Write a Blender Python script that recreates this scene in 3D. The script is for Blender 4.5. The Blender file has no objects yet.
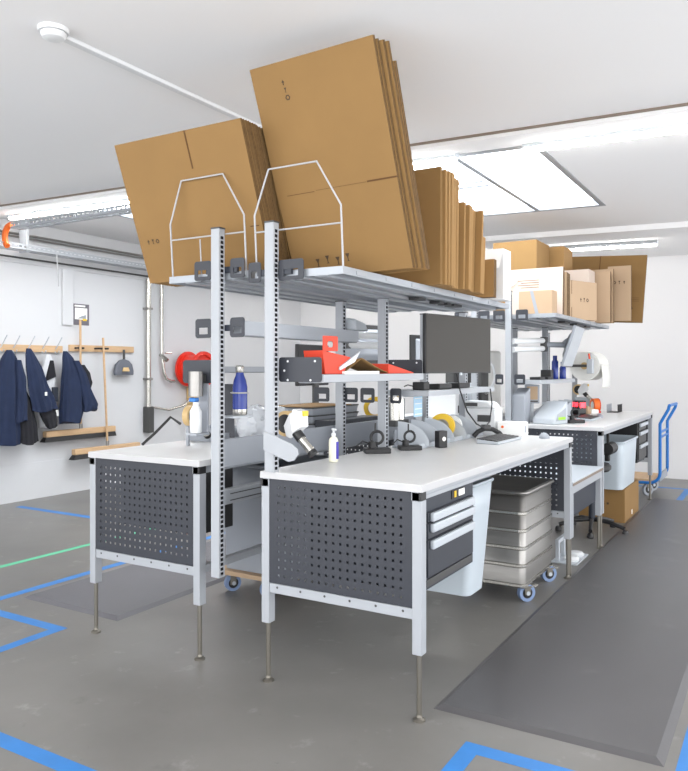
import bpy, bmesh, math, random
from mathutils import Vector, Matrix
random.seed(4)
SC = bpy.context.scene
COL = SC.collection
R = math.radians
PI = math.pi

# ---------------------------------------------------------------- camera
cd = bpy.data.cameras.new('camera')
cd.sensor_fit = 'HORIZONTAL'; cd.sensor_width = 36.0; cd.lens = 744.0 / 688.0 * 36.0
cd.shift_y = -16.5 / 688.0
cd.clip_start = 0.05; cd.clip_end = 100
cam = bpy.data.objects.new('camera', cd); COL.objects.link(cam)
cam.location = (-2.894, -1.353, 1.5)
cam.rotation_euler = (R(90), 0, -math.asin(0.8592))
SC.camera = cam

# ---------------------------------------------------------------- world, light, exposure
w = bpy.data.worlds.new('world'); SC.world = w; w.use_nodes = True
bg = w.node_tree.nodes['Background']
bg.inputs[0].default_value = (0.975, 0.985, 1.0, 1); bg.inputs[1].default_value = 2.5
SKY_GLOW = 4.8
TUBE_GLOW = 34.0
SC.view_settings.view_transform = 'Standard'
SC.view_settings.look = 'None'
SC.view_settings.gamma = 1
SC.view_settings.use_curve_mapping = False
SC.view_settings.exposure = 0.63

# ---------------------------------------------------------------- materials
def lin(c):
    return tuple(((v / 255) / 12.92 if v / 255 <= 0.04045 else ((v / 255 + 0.055) / 1.055) ** 2.4) for v in c)

def mat(name, rgb, rough=0.5, metal=0.0, spot=0.0, scale=6.0, bump=0.0, bscale=60.0, emit=0.0, alpha=1.0, trans=0.0, stretch=None, spec=None, detail=4):
    m = bpy.data.materials.new(name); m.use_nodes = True
    nt = m.node_tree; b = nt.nodes['Principled BSDF']
    c = (*lin(rgb), 1)
    b.inputs['Base Color'].default_value = c
    b.inputs['Roughness'].default_value = rough
    b.inputs['Metallic'].default_value = metal
    if spec is not None: b.inputs['Specular IOR Level'].default_value = spec
    b.inputs['Alpha'].default_value = alpha
    b.inputs['Transmission Weight'].default_value = trans
    tc = None
    def coords(sc):
        t = nt.nodes.new('ShaderNodeTexCoord')
        mp = nt.nodes.new('ShaderNodeMapping')
        nt.links.new(t.outputs['Object'], mp.inputs[0])
        if stretch: mp.inputs['Scale'].default_value = stretch
        n = nt.nodes.new('ShaderNodeTexNoise'); n.inputs['Scale'].default_value = sc
        n.inputs['Detail'].default_value = detail
        nt.links.new(mp.outputs[0], n.inputs['Vector'])
        return n
    if spot > 0:
        n = coords(scale)
        r = nt.nodes.new('ShaderNodeValToRGB')
        r.color_ramp.elements[0].position = 0.3; r.color_ramp.elements[1].position = 0.72
        r.color_ramp.elements[0].color = (*[v * (1 - spot) for v in c[:3]], 1)
        r.color_ramp.elements[1].color = (*[min(1, v * (1 + spot * .6)) for v in c[:3]], 1)
        nt.links.new(n.outputs['Fac'], r.inputs[0]); nt.links.new(r.outputs[0], b.inputs['Base Color'])
    if bump > 0:
        n = coords(bscale)
        bp = nt.nodes.new('ShaderNodeBump'); bp.inputs['Strength'].default_value = bump; bp.inputs['Distance'].default_value = 0.004
        nt.links.new(n.outputs['Fac'], bp.inputs['Height']); nt.links.new(bp.outputs[0], b.inputs['Normal'])
    if emit > 0:
        b.inputs['Emission Color'].default_value = c; b.inputs['Emission Strength'].default_value = emit
    return m

M = {}
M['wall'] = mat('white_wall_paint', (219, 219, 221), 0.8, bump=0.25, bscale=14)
M['wall_l'] = mat('white_wall_paint_dimmed', (204, 205, 208), 0.8, bump=0.25, bscale=14)  # wall paint darkened to offset the strong light on the left wall
M['ceil'] = mat('white_ceiling_paint', (236, 236, 237), 0.85, bump=0.1, bscale=10)
M['concrete'] = mat('grey_concrete', (117, 115, 112), 0.36, spot=0.16, scale=1.5, bump=0.06, bscale=30)
M['mat_dark'] = mat('dark_rubber', (82, 81, 83), 0.36, spot=0.06, scale=3, bump=0.25, bscale=160)
M['mat_grey'] = mat('grey_rubber', (97, 96, 101), 0.5, spot=0.05, scale=3, bump=0.4, bscale=160)
M['blue_tape'] = mat('blue_tape', (48, 120, 190), 0.5, spot=0.08, scale=9)
M['green_tape'] = mat('green_tape', (92, 186, 146), 0.5)
M['frame'] = mat('light_grey_powder_coat', (160, 164, 170), 0.4)
M['shelf'] = mat('grey_steel_sheet', (158, 163, 170), 0.35, 0.25)
M['anth'] = mat('anthracite_powder_coat', (46, 49, 57), 0.5)
M['anth2'] = mat('dark_blue_grey_coat', (34, 40, 52), 0.45)
M['black'] = mat('black_plastic', (28, 28, 30), 0.45)
M['darkgrey'] = mat('dark_grey_plastic', (66, 66, 66), 0.5)
M['top'] = mat('light_grey_laminate', (214, 214, 214), 0.32, spot=0.02, scale=5)
M['alu'] = mat('brushed_aluminium', (152, 150, 147), 0.36, 0.85, spot=0.05, scale=3, stretch=(1, 1, 14))
M['steel'] = mat('stainless_steel', (190, 188, 182), 0.25, 0.9)
M['greyp'] = mat('grey_plastic', (150, 155, 163), 0.45)
M['lightp'] = mat('light_grey_plastic', (180, 186, 193), 0.4)
M['white'] = mat('white_plastic', (216, 218, 220), 0.4)
M['bin'] = mat('milky_white_plastic', (186, 196, 204), 0.35)
M['card'] = mat('brown_cardboard', (139, 107, 63), 0.85, spot=0.05, scale=4)
M['card_edge'] = mat('corrugated_edge', (96, 72, 42), 0.9, spot=0.3, scale=40)
M['card2'] = mat('pale_cardboard', (180, 154, 126), 0.85, spot=0.04, scale=4)
M['card3'] = mat('light_brown_cardboard', (156, 121, 74), 0.85, spot=0.05, scale=4)
M['card_white'] = mat('white_cardboard', (226, 226, 226), 0.8)
M['card_pink'] = mat('cream_cardboard', (196, 180, 168), 0.8)
M['ink'] = mat('dark_ink', (72, 54, 38), 0.8)
M['slot'] = mat('cut_slot_brown', (92, 62, 32), 0.9)
M['wire'] = mat('white_coated_wire', (172, 173, 176), 0.35)
M['wood'] = mat('pale_beech_wood', (202, 168, 130), 0.55, spot=0.1, scale=5, stretch=(1, 8, 8))
M['navy'] = mat('navy_fabric', (28, 40, 68), 0.95, spot=0.12, scale=9, bump=0.4, bscale=40)
M['blackcloth'] = mat('black_fabric', (30, 30, 36), 0.95, bump=0.3, bscale=40)
M['greycloth'] = mat('light_grey_fabric', (208, 210, 214), 0.9, bump=0.3, bscale=40)
M['red'] = mat('orange_red_card', (205, 58, 30), 0.55)
M['redp'] = mat('red_paint', (215, 48, 32), 0.4)
M['orange'] = mat('orange_plastic', (236, 110, 38), 0.45)
M['blue_bottle'] = mat('blue_lacquer', (38, 58, 140), 0.25)
M['bluep'] = mat('bright_blue_tube', (20, 110, 190), 0.35)
M['blue_tyre'] = mat('blue_grey_rubber', (120, 140, 175), 0.5)
M['yellow'] = mat('yellow_tape', (232, 190, 40), 0.4)
M['cream'] = mat('cream_liquid_plastic', (238, 236, 214), 0.3)
M['violet'] = mat('violet_label', (58, 48, 160), 0.5)
M['screen'] = mat('switched_off_screen', (50, 47, 43), 0.5, spec=0.3)
M['paper'] = mat('white_paper', (245, 245, 243), 0.8)
M['paleblue'] = mat('pale_blue_print', (180, 215, 240), 0.6)
M['dim_grey'] = mat('poster_grey', (108, 104, 112), 0.7)
M['film'] = mat('clear_plastic_film', (222, 226, 232), 0.2, spot=0.1, scale=14, bump=1.0, bscale=22, alpha=0.72)
M['foam'] = mat('white_bubble_film', (226, 226, 222), 0.4, bump=1.0, bscale=55)
M['tube'] = mat('lit_tube', (255, 252, 246), 0.5, emit=TUBE_GLOW)
M['skylight'] = mat('daylit_skylight_pane', (244, 250, 255), 0.5, emit=SKY_GLOW)
M['redlight'] = mat('red_scanner_light', (255, 30, 40), 0.4, emit=6.0)
M['tan'] = mat('tan_tape', (200, 170, 120), 0.5)
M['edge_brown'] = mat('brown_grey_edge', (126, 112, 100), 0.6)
M['slate'] = mat('slate_plastic', (96, 100, 110), 0.5)
M['edge_dim'] = mat('dimmed_edge_grey', (184, 184, 186), 0.45)  # grey that holds down the strongly lit tabletop edges
M['steel_dark'] = mat('brushed_dark_steel', (128, 124, 116), 0.35, 0.8)
M['green'] = mat('lime_label', (150, 205, 40), 0.5)

def stains(m, scale, lo, hi, amount):      # sparse worn spots with a shape of their own
    nt = m.node_tree; b = nt.nodes['Principled BSDF']; src = b.inputs['Base Color'].links[0].from_socket
    t = nt.nodes.new('ShaderNodeTexCoord'); n = nt.nodes.new('ShaderNodeTexNoise')
    n.inputs['Scale'].default_value = scale; n.inputs['Detail'].default_value = 8; n.inputs['Roughness'].default_value = .65
    nt.links.new(t.outputs['Object'], n.inputs['Vector'])
    r = nt.nodes.new('ShaderNodeMapRange'); r.inputs[1].default_value = lo; r.inputs[2].default_value = hi; r.inputs[3].default_value = 0; r.inputs[4].default_value = abs(amount)
    nt.links.new(n.outputs['Fac'], r.inputs[0])
    mx = nt.nodes.new('ShaderNodeMix'); mx.data_type = 'RGBA'
    nt.links.new(r.outputs[0], mx.inputs[0]); nt.links.new(src, mx.inputs[6])
    mx.inputs[7].default_value = (.03, .03, .03, 1) if amount < 0 else (.55, .54, .52, 1)
    nt.links.new(mx.outputs[2], b.inputs['Base Color'])
stains(M['concrete'], 2.6, .62, .74, -.35)
stains(M['concrete'], 5.5, .60, .72, .22)
stains(M['concrete'], 14, .66, .74, -.3)
stains(M['mat_dark'], 3.2, .58, .75, .10)

# ---------------------------------------------------------------- mesh helpers
class MB:
    def __init__(s): s.v = []; s.f = []
    def add(s, vs, fs):
        o = len(s.v); s.v += [tuple(p) for p in vs]; s.f += [[i + o for i in f] for f in fs]; return s
    def box(s, x0, x1, y0, y1, z0, z1):
        vs = [(x, y, z) for x in (x0, x1) for y in (y0, y1) for z in (z0, z1)]
        return s.add(vs, [(0, 1, 3, 2), (4, 6, 7, 5), (0, 4, 5, 1), (2, 3, 7, 6), (0, 2, 6, 4), (1, 5, 7, 3)])
    def obox(s, c, size, rot):
        m = rot.to_3x3(); a, b, d = [q / 2 for q in size]
        vs = [Vector(c) + m @ Vector((x, y, z)) for x in (-a, a) for y in (-b, b) for z in (-d, d)]
        return s.add(vs, [(0, 1, 3, 2), (4, 6, 7, 5), (0, 4, 5, 1), (2, 3, 7, 6), (0, 2, 6, 4), (1, 5, 7, 3)])
    def hexa(s, lo, hi):      # two quads of four corners each, lower and upper
        return s.add(list(lo) + list(hi), [(3, 2, 1, 0), (4, 5, 6, 7)] + [(i, (i + 1) % 4, (i + 1) % 4 + 4, i + 4) for i in range(4)])
    def cyl(s, p0, p1, r, n=14, r2=None, caps=True):
        p0, p1 = Vector(p0), Vector(p1); r2 = r if r2 is None else r2
        d = (p1 - p0).normalized(); q = d.to_track_quat('Z', 'Y').to_matrix()
        vs = []
        for p, rr in ((p0, r), (p1, r2)):
            vs += [p + q @ Vector((rr * math.cos(2 * PI * i / n), rr * math.sin(2 * PI * i / n), 0)) for i in range(n)]
        fs = [(i, (i + 1) % n, n + (i + 1) % n, n + i) for i in range(n)]
        if caps: fs += [tuple(range(n))[::-1], tuple(range(n, 2 * n))]
        return s.add(vs, fs)
    def tube(s, pts, r, n=8, closed=False):
        pts = [Vector(p) for p in pts]; m = len(pts); rings = []
        up = None
        for i, p in enumerate(pts):
            if closed: d = pts[(i + 1) % m] - pts[i - 1]
            else: d = pts[min(i + 1, m - 1)] - pts[max(i - 1, 0)]
            d.normalize()
            if up is None:
                up = Vector((0, 0, 1)) if abs(d.z) < 0.9 else Vector((1, 0, 0))
            a = d.cross(up).normalized(); up = a.cross(d).normalized()
            rings.append([p + r * (math.cos(2 * PI * k / n) * a + math.sin(2 * PI * k / n) * up) for k in range(n)])
        vs = [q for g in rings for q in g]; fs = []
        for i in range(m if closed else m - 1):
            j = (i + 1) % m
            fs += [(i * n + k, i * n + (k + 1) % n, j * n + (k + 1) % n, j * n + k) for k in range(n)]
        if not closed: fs += [tuple(range(n))[::-1], tuple(range((m - 1) * n, m * n))]
        return s.add(vs, fs)
    def lathe(s, prof, c=(0, 0, 0), axis='z', n=24):
        vs = []
        for rr, h in prof:
            for i in range(n):
                a = 2 * PI * i / n; x, y = rr * math.cos(a), rr * math.sin(a)
                p = (x, y, h) if axis == 'z' else ((h, x, y) if axis == 'x' else (x, h, y))
                vs.append((p[0] + c[0], p[1] + c[1], p[2] + c[2]))
        fs = []
        for j in range(len(prof) - 1):
            fs += [(j * n + i, j * n + (i + 1) % n, (j + 1) * n + (i + 1) % n, (j + 1) * n + i) for i in range(n)]
        if prof[0][0] > 1e-5: fs.append(tuple(range(n))[::-1])
        if prof[-1][0] > 1e-5: fs.append(tuple(range((len(prof) - 1) * n, len(prof) * n)))
        return s.add(vs, fs)
    def ring(s, c, ro, ri, h0, h1, axis='z', n=28):   # hollow drum, a tape roll
        prof = [(ro, h0), (ro, h1), (ri, h1), (ri, h0), (ro, h0)]
        vs = []
        for rr, h in prof[:4]:
            for i in range(n):
                a = 2 * PI * i / n; x, y = rr * math.cos(a), rr * math.sin(a)
                p = (x, y, h) if axis == 'z' else ((h, x, y) if axis == 'x' else (x, h, y))
                vs.append((p[0] + c[0], p[1] + c[1], p[2] + c[2]))
        fs = []
        for j in range(4):
            k = (j + 1) % 4
            fs += [(j * n + i, j * n + (i + 1) % n, k * n + (i + 1) % n, k * n + i) for i in range(n)]
        return s.add(vs, fs)
    def prism(s, poly, a0, a1, axis='x', holes=()):   # poly in the plane across axis
        bm = bmesh.new()
        def P(u, v, a): return (a, u, v) if axis == 'x' else ((u, a, v) if axis == 'y' else (u, v, a))
        es = []
        for loop in [poly] + list(holes):
            vs = [bm.verts.new(P(u, v, a0)) for u, v in loop]
            es += [bm.edges.new((vs[i], vs[(i + 1) % len(vs)])) for i in range(len(vs))]
        bmesh.ops.triangle_fill(bm, use_beauty=True, use_dissolve=False, edges=es)
        g = bmesh.ops.extrude_face_region(bm, geom=bm.faces[:])
        d = Vector(P(0, 0, a1)) - Vector(P(0, 0, a0))
        bmesh.ops.translate(bm, verts=[e for e in g['geom'] if isinstance(e, bmesh.types.BMVert)], vec=d)
        bm.verts.index_update()
        s.add([v.co[:] for v in bm.verts], [[v.index for v in f.verts] for f in bm.faces]); bm.free(); return s
    def gridplate(s, us, vs_, skip, P):               # sheet with holes: cells where skip(i,j) is true are left open
        idx = {}
        pts = []
        for i, u in enumerate(us):
            for j, v in enumerate(vs_):
                idx[i, j] = len(pts); pts.append(P(u, v))
        fs = [(idx[i, j], idx[i + 1, j], idx[i + 1, j + 1], idx[i, j + 1]) for i in range(len(us) - 1) for j in range(len(vs_) - 1) if not skip(i, j)]
        return s.add(pts, fs)
    def grid(s, rows, close=False):                   # rows of points, lofted
        n = len(rows[0]); vs = [p for r in rows for p in r]; fs = []
        for j in range(len(rows) - 1):
            for i in range(n if close else n - 1):
                k = (i + 1) % n
                fs.append((j * n + i, j * n + k, (j + 1) * n + k, (j + 1) * n + i))
        return s.add(vs, fs)
    def build(s, name, m, parent=None, bev=0.0, smooth=False, solid=0.0, label=None, sub=0, off=0.0):
        me = bpy.data.meshes.new(name); me.from_pydata(s.v, [], s.f); me.update()
        bm = bmesh.new(); bm.from_mesh(me); bmesh.ops.recalc_face_normals(bm, faces=bm.faces[:]); bm.to_mesh(me); bm.free()
        o = bpy.data.objects.new(name, me); COL.objects.link(o)
        if isinstance(m, (list, tuple)):
            for q in m: me.materials.append(q)
        else: me.materials.append(m)
        if parent: o.parent = parent
        if solid:
            md = o.modifiers.new('solid', 'SOLIDIFY'); md.thickness = solid; md.offset = off
        if bev:
            md = o.modifiers.new('bevel', 'BEVEL'); md.width = bev; md.segments = 2; md.limit_method = 'ANGLE'
        if sub:
            md = o.modifiers.new('sub', 'SUBSURF'); md.levels = sub; md.render_levels = sub
        if smooth or bev:
            me.polygons.foreach_set('use_smooth', [True] * len(me.polygons))
            if not sub:
                me.set_sharp_from_angle(angle=R(35))
        if label: o['label'] = label
        return o

def tag(o, label, cat, group=None, kind=None):
    o['label'] = label; o['category'] = cat
    if group: o['group'] = group
    if kind: o['kind'] = kind
    return o
def thing(name, label, cat, loc=(0, 0, 0), rz=0.0, group=None, rot=None):
    o = bpy.data.objects.new(name, None); COL.objects.link(o)
    o.empty_display_size = 0.05
    o.location = loc; o.rotation_euler = rot if rot else (0, 0, rz)
    return tag(o, label, cat, group)
def dup(root, loc, rot=None, label=None, group=None):
    r = root.copy(); COL.objects.link(r); r.location = loc
    if rot is not None: r.rotation_euler = rot
    if label: r['label'] = label
    if group: r['group'] = group
    for ch in list(root.children):
        c = ch.copy(); COL.objects.link(c); c.parent = r
        for g in list(ch.children):
            d = g.copy(); COL.objects.link(d); d.parent = c
    return r
def struct(o):
    o['kind'] = 'structure'; return o
def rrect(u0, u1, v0, v1, r, n=4):
    out = []
    for cu, cv, a in ((u1 - r, v1 - r, 0), (u0 + r, v1 - r, 90), (u0 + r, v0 + r, 180), (u1 - r, v0 + r, 270)):
        for k in range(n + 1):
            t = R(a + 90 * k / n); out.append((cu + r * math.cos(t), cv + r * math.sin(t)))
    return out

# ---------------------------------------------------------------- the room
XW, YW = 8.15, 6.13
X0, Y0 = -4.6, -4.4
def zc(y): return 3.05 + 0.02 * y
struct(MB().box(X0, XW + .2, Y0, YW + .2, -0.12, 0).build('floor', M['concrete']))
# skylight openings in the ceiling: (x0, x1, y0, y1)
SKY = [(2.22, 4.40, 0.15, 1.98), (2.10, 4.30, 2.95, 4.78)]
c = MB()
xs = [X0, 2.10, 2.22, 4.30, 4.40, XW + .2]; ys = [Y0, 0.15, 1.98, 2.95, 4.78, YW + .2]
def inside(i, j):
    x = (xs[i] + xs[i + 1]) / 2; y = (ys[j] + ys[j + 1]) / 2
    return any(a < x < b and p < y < q for a, b, p, q in SKY)
c.gridplate(xs, ys, inside, lambda x, y: (x, y, zc(y)))
o = struct(c.build('ceiling', M['ceil'], solid=0.06, off=0.0))
for v in o.data.vertices: v.co.z += 0.03
struct(MB().box(XW, XW + .2, Y0, YW + .2, 0, 3.4).build('wall_back', M['wall']))
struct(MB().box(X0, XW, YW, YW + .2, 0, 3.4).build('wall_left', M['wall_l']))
for k, (a, b, p, q) in enumerate(SKY):
    fr = MB()
    for x0, x1, y0, y1 in ((a - .03, b + .03, p - .03, p + .02), (a - .03, b + .03, q - .02, q + .03), (a - .03, a + .03, p, q), (b - .03, b + .03, p, q)):
        fr.hexa([(x, y, zc(y) - .006) for x, y in ((x0, y0), (x1, y0), (x1, y1), (x0, y1))], [(x, y, zc(y) + .16) for x, y in ((x0, y0), (x1, y0), (x1, y1), (x0, y1))])
    win = struct(fr.build('window_%d' % (k + 1), M['shelf']))
    n = 3
    for i in range(n):
        y0 = p + (q - p) * i / n; y1 = p + (q - p) * (i + 1) / n
        MB().hexa([(x, y, zc(y) + .05) for x, y in ((a, y0), (b, y0), (b, y1), (a, y1))], [(x, y, zc(y) + .06) for x, y in ((a, y0), (b, y0), (b, y1), (a, y1))]).build('pane', M['skylight'], win)
        if i:
            MB().box(a, b, y0 - .022, y0 + .022, zc(y0) - .004, zc(y0) + .05).build('glazing_bar', M['shelf'], win)
# flat ceiling beams and wall trims
struct(MB().hexa([(x, y, zc(y) - .035) for x, y in ((1.82, Y0), (2.03, Y0), (2.03, YW), (1.82, YW))], [(x, y, zc(y) + .01) for x, y in ((1.82, Y0), (2.03, Y0), (2.03, YW), (1.82, YW))]).build('trim_1', M['ceil']))
struct(MB().hexa([(x, y, zc(y) - .06) for x, y in ((5.60, Y0), (6.12, Y0), (6.12, YW), (5.60, YW))], [(x, y, zc(y) + .01) for x, y in ((5.60, Y0), (6.12, Y0), (6.12, YW), (5.60, YW))]).build('trim_2', M['ceil']))
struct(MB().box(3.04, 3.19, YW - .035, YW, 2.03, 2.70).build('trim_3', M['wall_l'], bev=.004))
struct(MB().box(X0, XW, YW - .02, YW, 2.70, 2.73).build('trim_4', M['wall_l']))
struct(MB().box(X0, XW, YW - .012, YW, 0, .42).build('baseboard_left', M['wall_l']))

struct(MB().hexa([(x, y, zc(y) - .012) for x, y in ((1.795, Y0), (1.815, Y0), (1.815, YW), (1.795, YW))], [(x, y, zc(y) + .005) for x, y in ((1.795, Y0), (1.815, Y0), (1.815, YW), (1.795, YW))]).build('beam_line_1', M['edge_brown']))  # thin dark line drawn along the ceiling beam edge
struct(MB().hexa([(x, y, zc(y) - .012) for x, y in ((6.13, Y0), (6.16, Y0), (6.16, YW), (6.13, YW))], [(x, y, zc(y) + .005) for x, y in ((6.13, Y0), (6.16, Y0), (6.16, YW), (6.13, YW))]).build('beam_line_2', M['edge_brown']))  # likewise a thin dark line at the far beam
w1 = bpy.data.objects['window_1']
MB().cyl((2.95, .80, zc(.8) - .02), (2.95, 1.35, zc(1.35) - .02), .012, 8).build('opener_rod', M['shelf'], w1, smooth=True)
MB().cyl((3.10, .80, zc(.8) - .02), (3.10, 1.35, zc(1.35) - .02), .012, 8).build('opener_rod', M['shelf'], w1, smooth=True)
MB().box(2.93, 3.12, 1.12, 1.18, zc(1.15) - .10, zc(1.15) + .01).build('opener_box', M['shelf'], w1, bev=.006)

# ---------------------------------------------------------------- ceiling lights
def ceiling_light(x, y0, y1, label):
    zm = zc((y0 + y1) / 2)
    t = thing('ceiling_light', label, 'ceiling light', (x, (y0 + y1) / 2, zm), group='fluorescent ceiling lights', rot=(math.atan(0.02), 0, 0))
    L = (y1 - y0) / 2
    MB().box(-.035, .035, -L, L, -.045, .0).build('housing', M['lightp'], t, bev=.006)
    MB().box(-.024, .024, -L + .01, L - .01, -.070, -.040).build('lamp_tube', M['tube'], t, bev=.012)
    return t
ceiling_light(2.12, -1.30, .20, 'long lit ceiling light at upper right, above the skylight corner')
ceiling_light(2.12, .68, 2.18, 'lit ceiling light just behind the tallest carton stack')
ceiling_light(2.12, 2.28, 3.72, 'lit ceiling light behind the slit carton stack')
ceiling_light(2.12, 3.80, 5.28, 'lit ceiling light at left, right of the end one')
ceiling_light(2.12, 5.32, 5.80, 'leftmost lit ceiling light against the left wall')
ceiling_light(-2.48, -2.6, -1.1, 'unseen ceiling light added above the viewer, right one of its row')  # unseen row added to light the near bench, keeps the row spacing
ceiling_light(-2.48, -.9, .6, 'unseen ceiling light added above the viewer, middle one of its row')
ceiling_light(-2.48, .8, 2.3, 'unseen ceiling light added above the viewer, left one of its row')
ceiling_light(-2.48, 2.5, 4.0, 'unseen ceiling light added above the viewer, leftmost of its row')
ceiling_light(6.72, -.02, 1.48, 'lit ceiling light near the back wall above the far cartons')
ceiling_light(6.72, 1.95, 3.45, 'lit ceiling light near the back wall, middle of its row')
ceiling_light(6.72, 3.95, 5.45, 'lit ceiling light near the back wall, left end of its row')

t = thing('smoke_detector', 'round white smoke detector on the ceiling', 'smoke detector', (-.615, 1.575, zc(1.575)))
MB().lathe([(0.0, -.052), (.035, -.052), (.05, -.046), (.058, -.03), (.058, -.022)], n=32).build('sensor_head', M['white'], t, smooth=True)
MB().lathe([(.05, -.024), (.05, -.017)], n=32).build('vent_ring', M['darkgrey'], t)
MB().lathe([(.066, -.02), (.07, -.012), (.07, .0)], n=32).build('base', M['white'], t, smooth=True)
o = MB().box(-.55, 4.2, 1.572, 1.614, zc(1.59) - .022, zc(1.59) - .001).build('cable_conduit', M['white'], bev=.003)
tag(o, 'white cable conduit running across the ceiling from the smoke detector', 'conduit')

# ---------------------------------------------------------------- cable trays and pipes along the left wall
def perf_tray(name, p0, p1, wdt, h, label):
    p0, p1 = Vector(p0), Vector(p1); L = (p1 - p0).length
    t = thing(name, label, 'cable tray', p0, math.atan2(p1.y - p0.y, p1.x - p0.x))
    n = int(L / .06); us = []
    for i in range(n): us += [i * .06, i * .06 + .036]
    us.append(n * .06)
    for sgn in (-1, 1):
        MB().gridplate(us, [0, h * .35, h * .65, h], lambda i, j: j == 1 and i % 2 == 0, lambda u, v, s=sgn: (u, s * wdt / 2, v)).build('side_rail', M['frame'], t, solid=.002)
    MB().gridplate(us, [-wdt / 2, -wdt * .2, wdt * .2, wdt / 2], lambda i, j: j == 1 and i % 2 == 0, lambda u, v: (u, v, 0)).build('tray_bottom', M['frame'], t, solid=.002)
    return t
perf_tray('cable_tray', (-1.5, 5.86, 2.80), (8.1, 5.86, 2.80), .16, .06, 'perforated grey cable tray running along the left wall')
tr = perf_tray('cable_tray', (1.98, 5.50, 2.945), (1.98, 3.2, 2.89), .12, .06, 'short perforated cable tray hanging crosswise below the left ceiling light')
t = thing('orange_duct', 'orange flexible duct bending down at the cable tray', 'duct', (1.98, 5.56, 2.86))
MB().tube([(0, .02 + .10 * math.cos(a), .12 + .0 + .12 * (math.sin(a)) - .10) for a in [R(90 - 12 * i) for i in range(-1, 13)]], .03, 10).build('hose', M['orange'], t, smooth=True)
MB().cyl((0, .12, -.03), (0, .12, -.045), .034, 12).build('clamp', M['steel'], t)
o = MB().box(2.32, 2.36, 5.80, 5.92, 2.78, 3.16).build('tray_hanger', M['frame'], bev=.002)
tag(o, 'slotted steel hanger holding the cable trays at left', 'hanger')
for k, (z, r, lb) in enumerate(((2.755, .011, 'thin dark pipe along the left wall just under the cable tray'), (3.02, .013, 'upper thin pipe along the left wall above the cable tray'), (2.985, .010, 'lower of the two thin pipes above the cable tray'))):
    o = MB().cyl((-2, YW - .05, z), (XW - .02, YW - .05, z), r, 10).build('wall_pipe', M['darkgrey' if k == 0 else 'alu'], smooth=True)
    tag(o, lb, 'pipe')
# down pipes
t = thing('down_pipe', 'vertical grey pipe on the left wall ending in a dark box', 'pipe', (4.40, YW - .06, 0))
MB().cyl((0, 0, .98), (0, 0, 2.72), .034, 14).build('pipe', M['steel'], t, smooth=True)
MB().box(-.05, .05, -.06, .05, .64, .99).build('end_box', M['darkgrey'], t, bev=.008)
for z in (1.35, 2.3):
    MB().box(-.045, .045, -.04, .06, z, z + .03).build('pipe_clip', M['alu'], t)
t = thing('water_pipe', 'thin wall pipe with valve feeding the red hose reel', 'pipe', (4.66, YW - .05, 0))
MB().tube([(0, 0, 2.72), (0, 0, 1.75), (.02, -.02, 1.45), (.06, -.03, 1.36), (.14, -.04, 1.33), (.20, -.05, 1.33)], .022, 10).build('pipe', M['steel'], t, smooth=True)
MB().cyl((0, -.10, 1.62), (0, .02, 1.70), .03, 12).cyl((-.06, -.12, 1.72), (.06, -.12, 1.72), .012, 8).build('valve', M['steel'], t, smooth=True)
MB().tube([(-.19, 0, .98), (.1, -.03, .93), (.38, -.05, .98), (.48, -.06, 1.05)], .016, 8).build('lower_pipe', M['steel'], t, smooth=True)
t = thing('fire_hose_reel', 'red fire hose reel on the left wall', 'hose reel', (5.14, YW - .24, 1.50), 0)
MB().ring((0, 0, 0), .25, .20, -.16, -.13, 'y', 36).build('front_rim', M['redp'], t, smooth=True)
MB().ring((0, 0, 0), .25, .20, .13, .16, 'y', 36).build('rear_rim', M['redp'], t, smooth=True)
MB().cyl((0, -.13, 0), (0, .13, 0), .20, 32).build('hose_coil', M['redp'], t, smooth=True)
MB().cyl((0, .13, 0), (0, .235, 0), .05, 16).build('axle', M['darkgrey'], t, smooth=True)
o = MB().box(5.20, 5.26, YW - .16, YW - .001, .72, 1.25).build('pipe_riser', M['tan'], bev=.01); tag(o, 'brass coloured riser pipe below the hose reel', 'pipe')

# ---------------------------------------------------------------- poster, coat rail, coats, brooms
t = thing('poster', 'small grey poster with a white picture on the left wall', 'poster', (3.33, YW - .004, 2.17))
MB().box(-.12, .12, -.002, .003, -.13, .13).build('sheet', M['dim_grey'], t)
MB().box(-.095, .09, -.004, -.002, -.06, .08).build('picture', M['paper'], t)
MB().prism([(-.06, -.05), (.07, -.05), (.07, .0), (.0, -.02)], -.0055, -.004, 'y').build('dark_shape', M['greyp'], t)
MB().box(.02, .08, -.0055, -.004, -.075, -.05).build('yellow_mark', M['yellow'], t)
MB().box(-.10, .06, -.004, -.002, .095, .115).build('heading', M['paper'], t)

def hook_mb():
    return MB().tube([(0, 0, -.03), (0, -.02, -.06), (0, -.06, -.05), (0, -.075, -.02)], .006, 6).tube([(0, -.01, .0), (.012, -.05, .06), (.03, -.09, .14)], .006, 6)
t = thing('coat_rail', 'wooden coat rail with five steel hooks on the left wall', 'coat rail', (2.62, YW - .03, 1.735))
MB().box(-1.0, .41, -.012, .03, -.04, .04).build('board', M['wood'], t, bev=.004)
for x in (-.42, -.26, -.07, .12, .30):
    o = hook_mb().build('hook', M['lightp'], t, smooth=True); o.location = (x, -.012, 0)

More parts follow.
